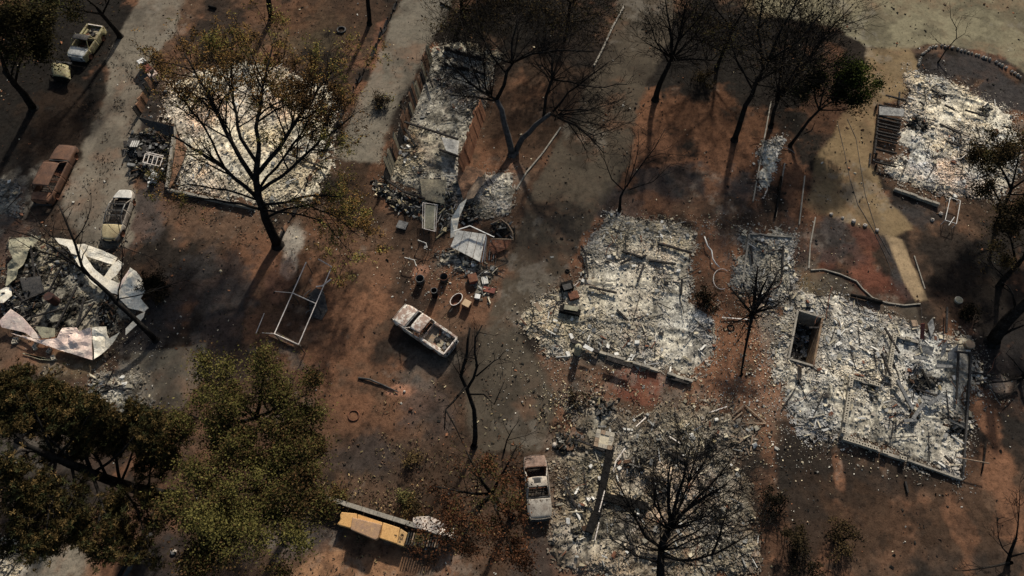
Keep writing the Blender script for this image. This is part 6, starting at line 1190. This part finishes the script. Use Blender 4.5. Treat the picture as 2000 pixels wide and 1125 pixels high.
# top centre dark canopy beyond the mobile home
tree('burnt twiggy tree overhanging the top edge behind the mobile home', (905, 40), [
 ([(905, 42, 0), (902, 10, 2), (898, -25, 4)], .24, .15, 0), ([(898, -25, 4), (930, -40, 6), (960, -60, 8)], .1, .03, True), ([(902, 5, 2.4), (935, -10, 4), (980, -20, 5)], .08, .03, True), ([(902, 5, 2.4), (870, -30, 4.4), (840, -60, 6)], .08, .03, True), ([(904, 20, 1.4), (950, 20, 2.6), (1000, 10, 3.6)], .08, .03, True)],
 'bare_tree', dict(dens=(1.5, 2, 2.4)), 3, 34, leaf=dict(n=4500, size=.18, cols=DARKB, clump=.42, spread=.3), fans=[((904, 20, 1.4), 12, (930, 10, 90, 60), (2.5, 6), .045)])
tree('burnt tree with dark brown leaf remnants near the top centre', (1105, 70), [
 ([(1105, 72, 0), (1110, 40, 2), (1114, 5, 4)], .2, .13, 0), ([(1114, 5, 4), (1080, -30, 6), (1040, -50, 7.6)], .1, .03, True), ([(1108, 40, 2), (1060, 20, 3.6), (1020, 10, 4.6)], .08, .03, True), ([(1114, 5, 4), (1160, -20, 5.8), (1190, -50, 7)], .09, .03, True), ([(1108, 45, 1.8), (1150, 40, 3), (1190, 20, 4)], .07, .03, True)],
 'bare_tree', dict(dens=(1.5, 2, 2.4)), 3, 35, leaf=dict(n=5000, size=.18, cols=DARKB, clump=.40, spread=.3), fans=[((1110, 40, 2), 12, (1100, 10, 110, 80), (3, 7), .045)])
tree('dark dense burnt tree at the top right of centre left of the road', (1400, 130), [
 ([(1400, 132, 0), (1415, 95, 2), (1430, 60, 4)], .2, .13, 0), ([(1430, 60, 4), (1400, 20, 6), (1380, -30, 8)], .1, .03, True), ([(1430, 60, 4), (1460, 10, 6.4), (1480, -40, 8)], .1, .03, True), ([(1415, 95, 2), (1450, 90, 3), (1490, 80, 4)], .08, .03, True), ([(1410, 100, 1.8), (1370, 80, 3), (1340, 50, 4)], .08, .03, True)],
 'bare_tree', dict(dens=(1.5, 2, 2.4)), 3, 36, leaf=dict(n=3000, size=.18, cols=DARKB, clump=.42, spread=.3), fans=[((1430, 60, 4), 8, (1430, 10, 110, 80), (5, 8), .05)])
# shrubs
def shrub(label, base, hh, rad, n, seed, cols=None, leafn=0, name='charred_bush', spread_=1.0):
    rng = random.Random(seed); b = P(*base); root = thing(name, label, 'bush', b); m = MB(); tips = []; tw = MB()
    for k in range(n):
        a = rng.uniform(0, 6.283); e = rng.uniform(.15, 1.0)*spread_; d = Vector((math.cos(a)*e, math.sin(a)*e, 1)); L = hh*rng.uniform(.6, 1.15)*math.sqrt(1+e*e)*.8
        pts = walk(b+Vector((rng.gauss(0, rad*.3), rng.gauss(0, rad*.3), 0)), d, L, 5, .16, .0, rng); m.tube(pts, list(np.linspace(.045, .014, 6)), 4, False)
        sprout([m, tw], pts, .04, .014, 2, 2, rng, tips, {**PR, 'dens': (3, 3, 3.4), 't0': .15, 'len': (.25, .5), 'rmin': .014})
    tag(m.build('stems', M['bark'], root), kind='stuff'); tag(tw.build('twigs', M['twig'], root), kind='stuff')
    if leafn: leaves('foliage', tips, leafn, .14, cols, None, .14, root, seed, .35)
    return root
shrub('round soot black bush at the right end of the curled metal sheets', (312, 565), 2.0, 1.3, 26, 41, DARKB[:2], 3500)
shrub('black burnt bush hugging the right side of the pale ruin', (1376, 590), 1.6, .9, 16, 42, DARKB[:2], 900)
shrub('black bush between the cellar ruin corner and the leaning trunk', (1888, 625), 1.2, 1.2, 18, 43, DARKB[:2], 900)
shrub('small grey-brown bush on the second driveway edge', (745, 205), 1.2, .8, 12, 44, [c_(.03, .025, .018), c_(.07, .05, .03), c_(.10, .075, .035)], 1300, 'dry_bush')
shrub('dark charred shrub at the bottom right of the brownish ruin', (1560, 1075), 2.0, 1.6, 20, 45, DARKB[:2], 1800)
shrub('dark charred shrub right of the brownish ruin, nearer its corner', (1512, 1000), 1.4, 1.0, 14, 46, DARKB[:2], 900)
shrub('dark low shrub on the brown soil below the largest ruin', (1640, 1060), 1.6, 1.2, 14, 47, DARKB[:3], 1000)
shrub('low shrub at the top of the yard left of the brownish ruin', (1130, 790), .8, .7, 10, 48, DARKB[:2], 300)
shrub('brown leafed shrub above the retaining wall', (800, 985), .9, 1.0, 14, 49, [c_(.03, .022, .012), c_(.08, .05, .02), c_(.10, .09, .035)], 1800, 'dry_bush')
shrub('sparse dry shrub in the lower lawn', (805, 900), .9, 1.2, 10, 50, [c_(.04, .03, .015), c_(.08, .055, .025)], 450, 'dry_bush')
shrub('brown leafed shrub by the left end of the retaining wall', (660, 975), .7, 1.2, 12, 51, [c_(.03, .022, .012), c_(.08, .05, .02), c_(.10, .09, .035)], 1600, 'dry_bush')
shrub('black bush on the dark bed at the top of the red-brown yard', (1370, 160), 1.2, 1.4, 12, 52, DARKB[:3], 900)
tree('small bare tree at the bottom right corner', (1968, 1098), [
 ([(1968, 1100, 0), (1975, 1075, 1.2), (1985, 1050, 2.2)], .13, .08, 0), ([(1972, 1085, 1), (1950, 1050, 2.2), (1948, 1010, 3.4)], .06, .02, True), ([(1985, 1050, 2.2), (1990, 1000, 3.8), (1992, 960, 5)], .06, .02, True), ([(1970, 1098, .4), (1930, 1108, .8), (1880, 1115, 1)], .09, .03, True), ([(1972, 1088, 1), (2000, 1080, 1.8), (2040, 1070, 2.6)], .07, .03, True)],
 'bare_tree', dict(dens=(1.4, 1.8, 2)), 3, 53)
tree('thin bare branching sapling in front of the scorched tree left of the sedan', (985, 880), [
 ([(985, 880, 0), (990, 860, .8), (1000, 840, 1.6)], .06, .04, 0), ([(1000, 840, 1.6), (1015, 820, 2.4)], .03, .015, True), ([(995, 850, 1.2), (980, 820, 2.2)], .03, .015, True), ([(990, 860, .8), (1030, 850, 1.6), (1050, 840, 2)], .03, .015, True)], 'bare_sapling', dict(dens=(2, 2.4), rmin=.012), 2, 54)
# 3 the pine at the lower left: limbs with rounded needle tufts
def pine(label, base, limbs, seed, ntuft, cols, tr=.21):
    root, tips = tree(label, base, limbs, 'dark_pine', dict(dens=(1.4, 2.0, 2.2), len=(.35, .6), up=.02, flat=.5, rmin=.02), 3, seed)
    rng = np.random.default_rng(seed); T = np.array([tuple(t) for t in tips]); gz = fbm(T[:, 0]+T[:, 2]*.6, T[:, 1]-T[:, 2]*.5, 1.4, 3, seed); gz = np.where(gz > .47, 1.0, .15); i = rng.choice(len(T), ntuft, p=gz/gz.sum()); c = T[i]+rng.normal(0, .22, (ntuft, 3)); m = 16; n = ntuft*m
    d = rng.normal(0, 1, (n, 3)); d /= np.linalg.norm(d, axis=1)[:, None]; d[:, 2] = np.abs(d[:, 2])*.9-.15; ln = tr*rng.uniform(.7, 1.25, n)*np.repeat(rng.uniform(.7, 1.2, ntuft), m)
    o = np.repeat(c, m, 0); sd_ = np.cross(d, rng.normal(0, 1, (n, 3))); sd_ /= np.linalg.norm(sd_, axis=1)[:, None]; w_ = .022
    v = np.stack([o-sd_*w_*.4, o+sd_*w_*.4, o+d*ln[:, None]+sd_*w_, o+d*ln[:, None]-sd_*w_], 1)
    cc = np.array(cols)[rng.integers(0, len(cols), ntuft)]; cc = np.repeat(cc*(1+rng.normal(0, .25, (ntuft, 1))).clip(.4, 1.6), m, 0)*(1+rng.normal(0, .2, (n, 1))).clip(.5, 1.5)
    tag(npmesh('needles', v.reshape(-1, 3), np.arange(n*4).reshape(n, 4), M['leaf'], root, np.repeat(cc, 4, 0)), kind='stuff')
PC = [c_(.016, .014, .007), c_(.036, .030, .012), c_(.070, .050, .020), c_(.090, .060, .024), c_(.030, .032, .014)]
pine('large dark pine with brownish needle tufts filling the lower left corner', (330, 968), [
 ([(330, 970, 0), (285, 958, 2.6), (235, 945, 5), (180, 925, 7.6), (110, 895, 10.2), (30, 860, 12.8)], .42, .14, 0), ([(285, 958, 3), (300, 900, 5), (310, 850, 6.4)], .09, .03, True), ([(235, 945, 5), (220, 870, 7), (200, 800, 8.6)], .12, .04, True), ([(180, 925, 7.6), (150, 850, 9.4), (130, 780, 10.8)], .12, .04, True), ([(110, 895, 10.2), (80, 830, 11.6), (50, 770, 12.8)], .1, .03, True),
 ([(180, 925, 7.6), (200, 990, 8.2), (190, 1050, 8.8)], .11, .04, True), ([(110, 895, 10.2), (100, 970, 10.6), (90, 1040, 11)], .11, .04, True), ([(235, 945, 5), (270, 1000, 5.8), (290, 1060, 6.4)], .09, .03, True), ([(210, 935, 6.4), (170, 870, 8.4), (140, 830, 9.6)], .1, .03, True), ([(140, 908, 9), (150, 960, 9.8), (130, 1000, 10.4)], .1, .03, True), ([(80, 882, 11), (40, 880, 12.6), (10, 900, 13.4)], .1, .03, True), ([(110, 895, 10.2), (60, 940, 11.2), (20, 1000, 11.8)], .1, .03, True), ([(260, 952, 4), (300, 920, 5.4), (320, 880, 6)], .07, .02, True), ([(180, 925, 7.6), (240, 880, 8.6), (290, 820, 9.4)], .1, .03, True), ([(170, 920, 7.8), (130, 1000, 8.6), (60, 1060, 9.4)], .1, .03, True), ([(110, 895, 10.2), (150, 850, 11.2), (180, 800, 12)], .1, .03, True), ([(210, 935, 6.4), (240, 980, 7), (240, 1020, 7.4)], .08, .03, True),
 ([(60, 875, 11.6), (20, 930, 12), (-20, 980, 12.4)], .1, .03, True), ([(60, 875, 11.6), (0, 820, 12.6), (-40, 790, 13.4)], .1, .03, True), ([(235, 945, 5), (260, 880, 6.4), (250, 820, 7.6)], .09, .03, True), ([(150, 912, 8.8), (90, 850, 10.6), (10, 790, 12)], .09, .03, True)], 61, 12500, PC)
pine('second dark pine at the left edge above the large one', (60, 812), [
 ([(60, 814, 0), (20, 790, 3), (-20, 765, 6)], .3, .15, 0), ([(20, 790, 3), (50, 760, 4.4), (90, 745, 5.4)], .09, .03, True), ([(0, 778, 4.4), (10, 745, 6), (30, 735, 6.6)], .09, .03, True), ([(30, 796, 2.6), (80, 800, 4), (130, 780, 5)], .08, .03, True), ([(-20, 765, 6), (-30, 800, 7), (-20, 850, 7.6)], .08, .03, True)], 62, 2400, PC)
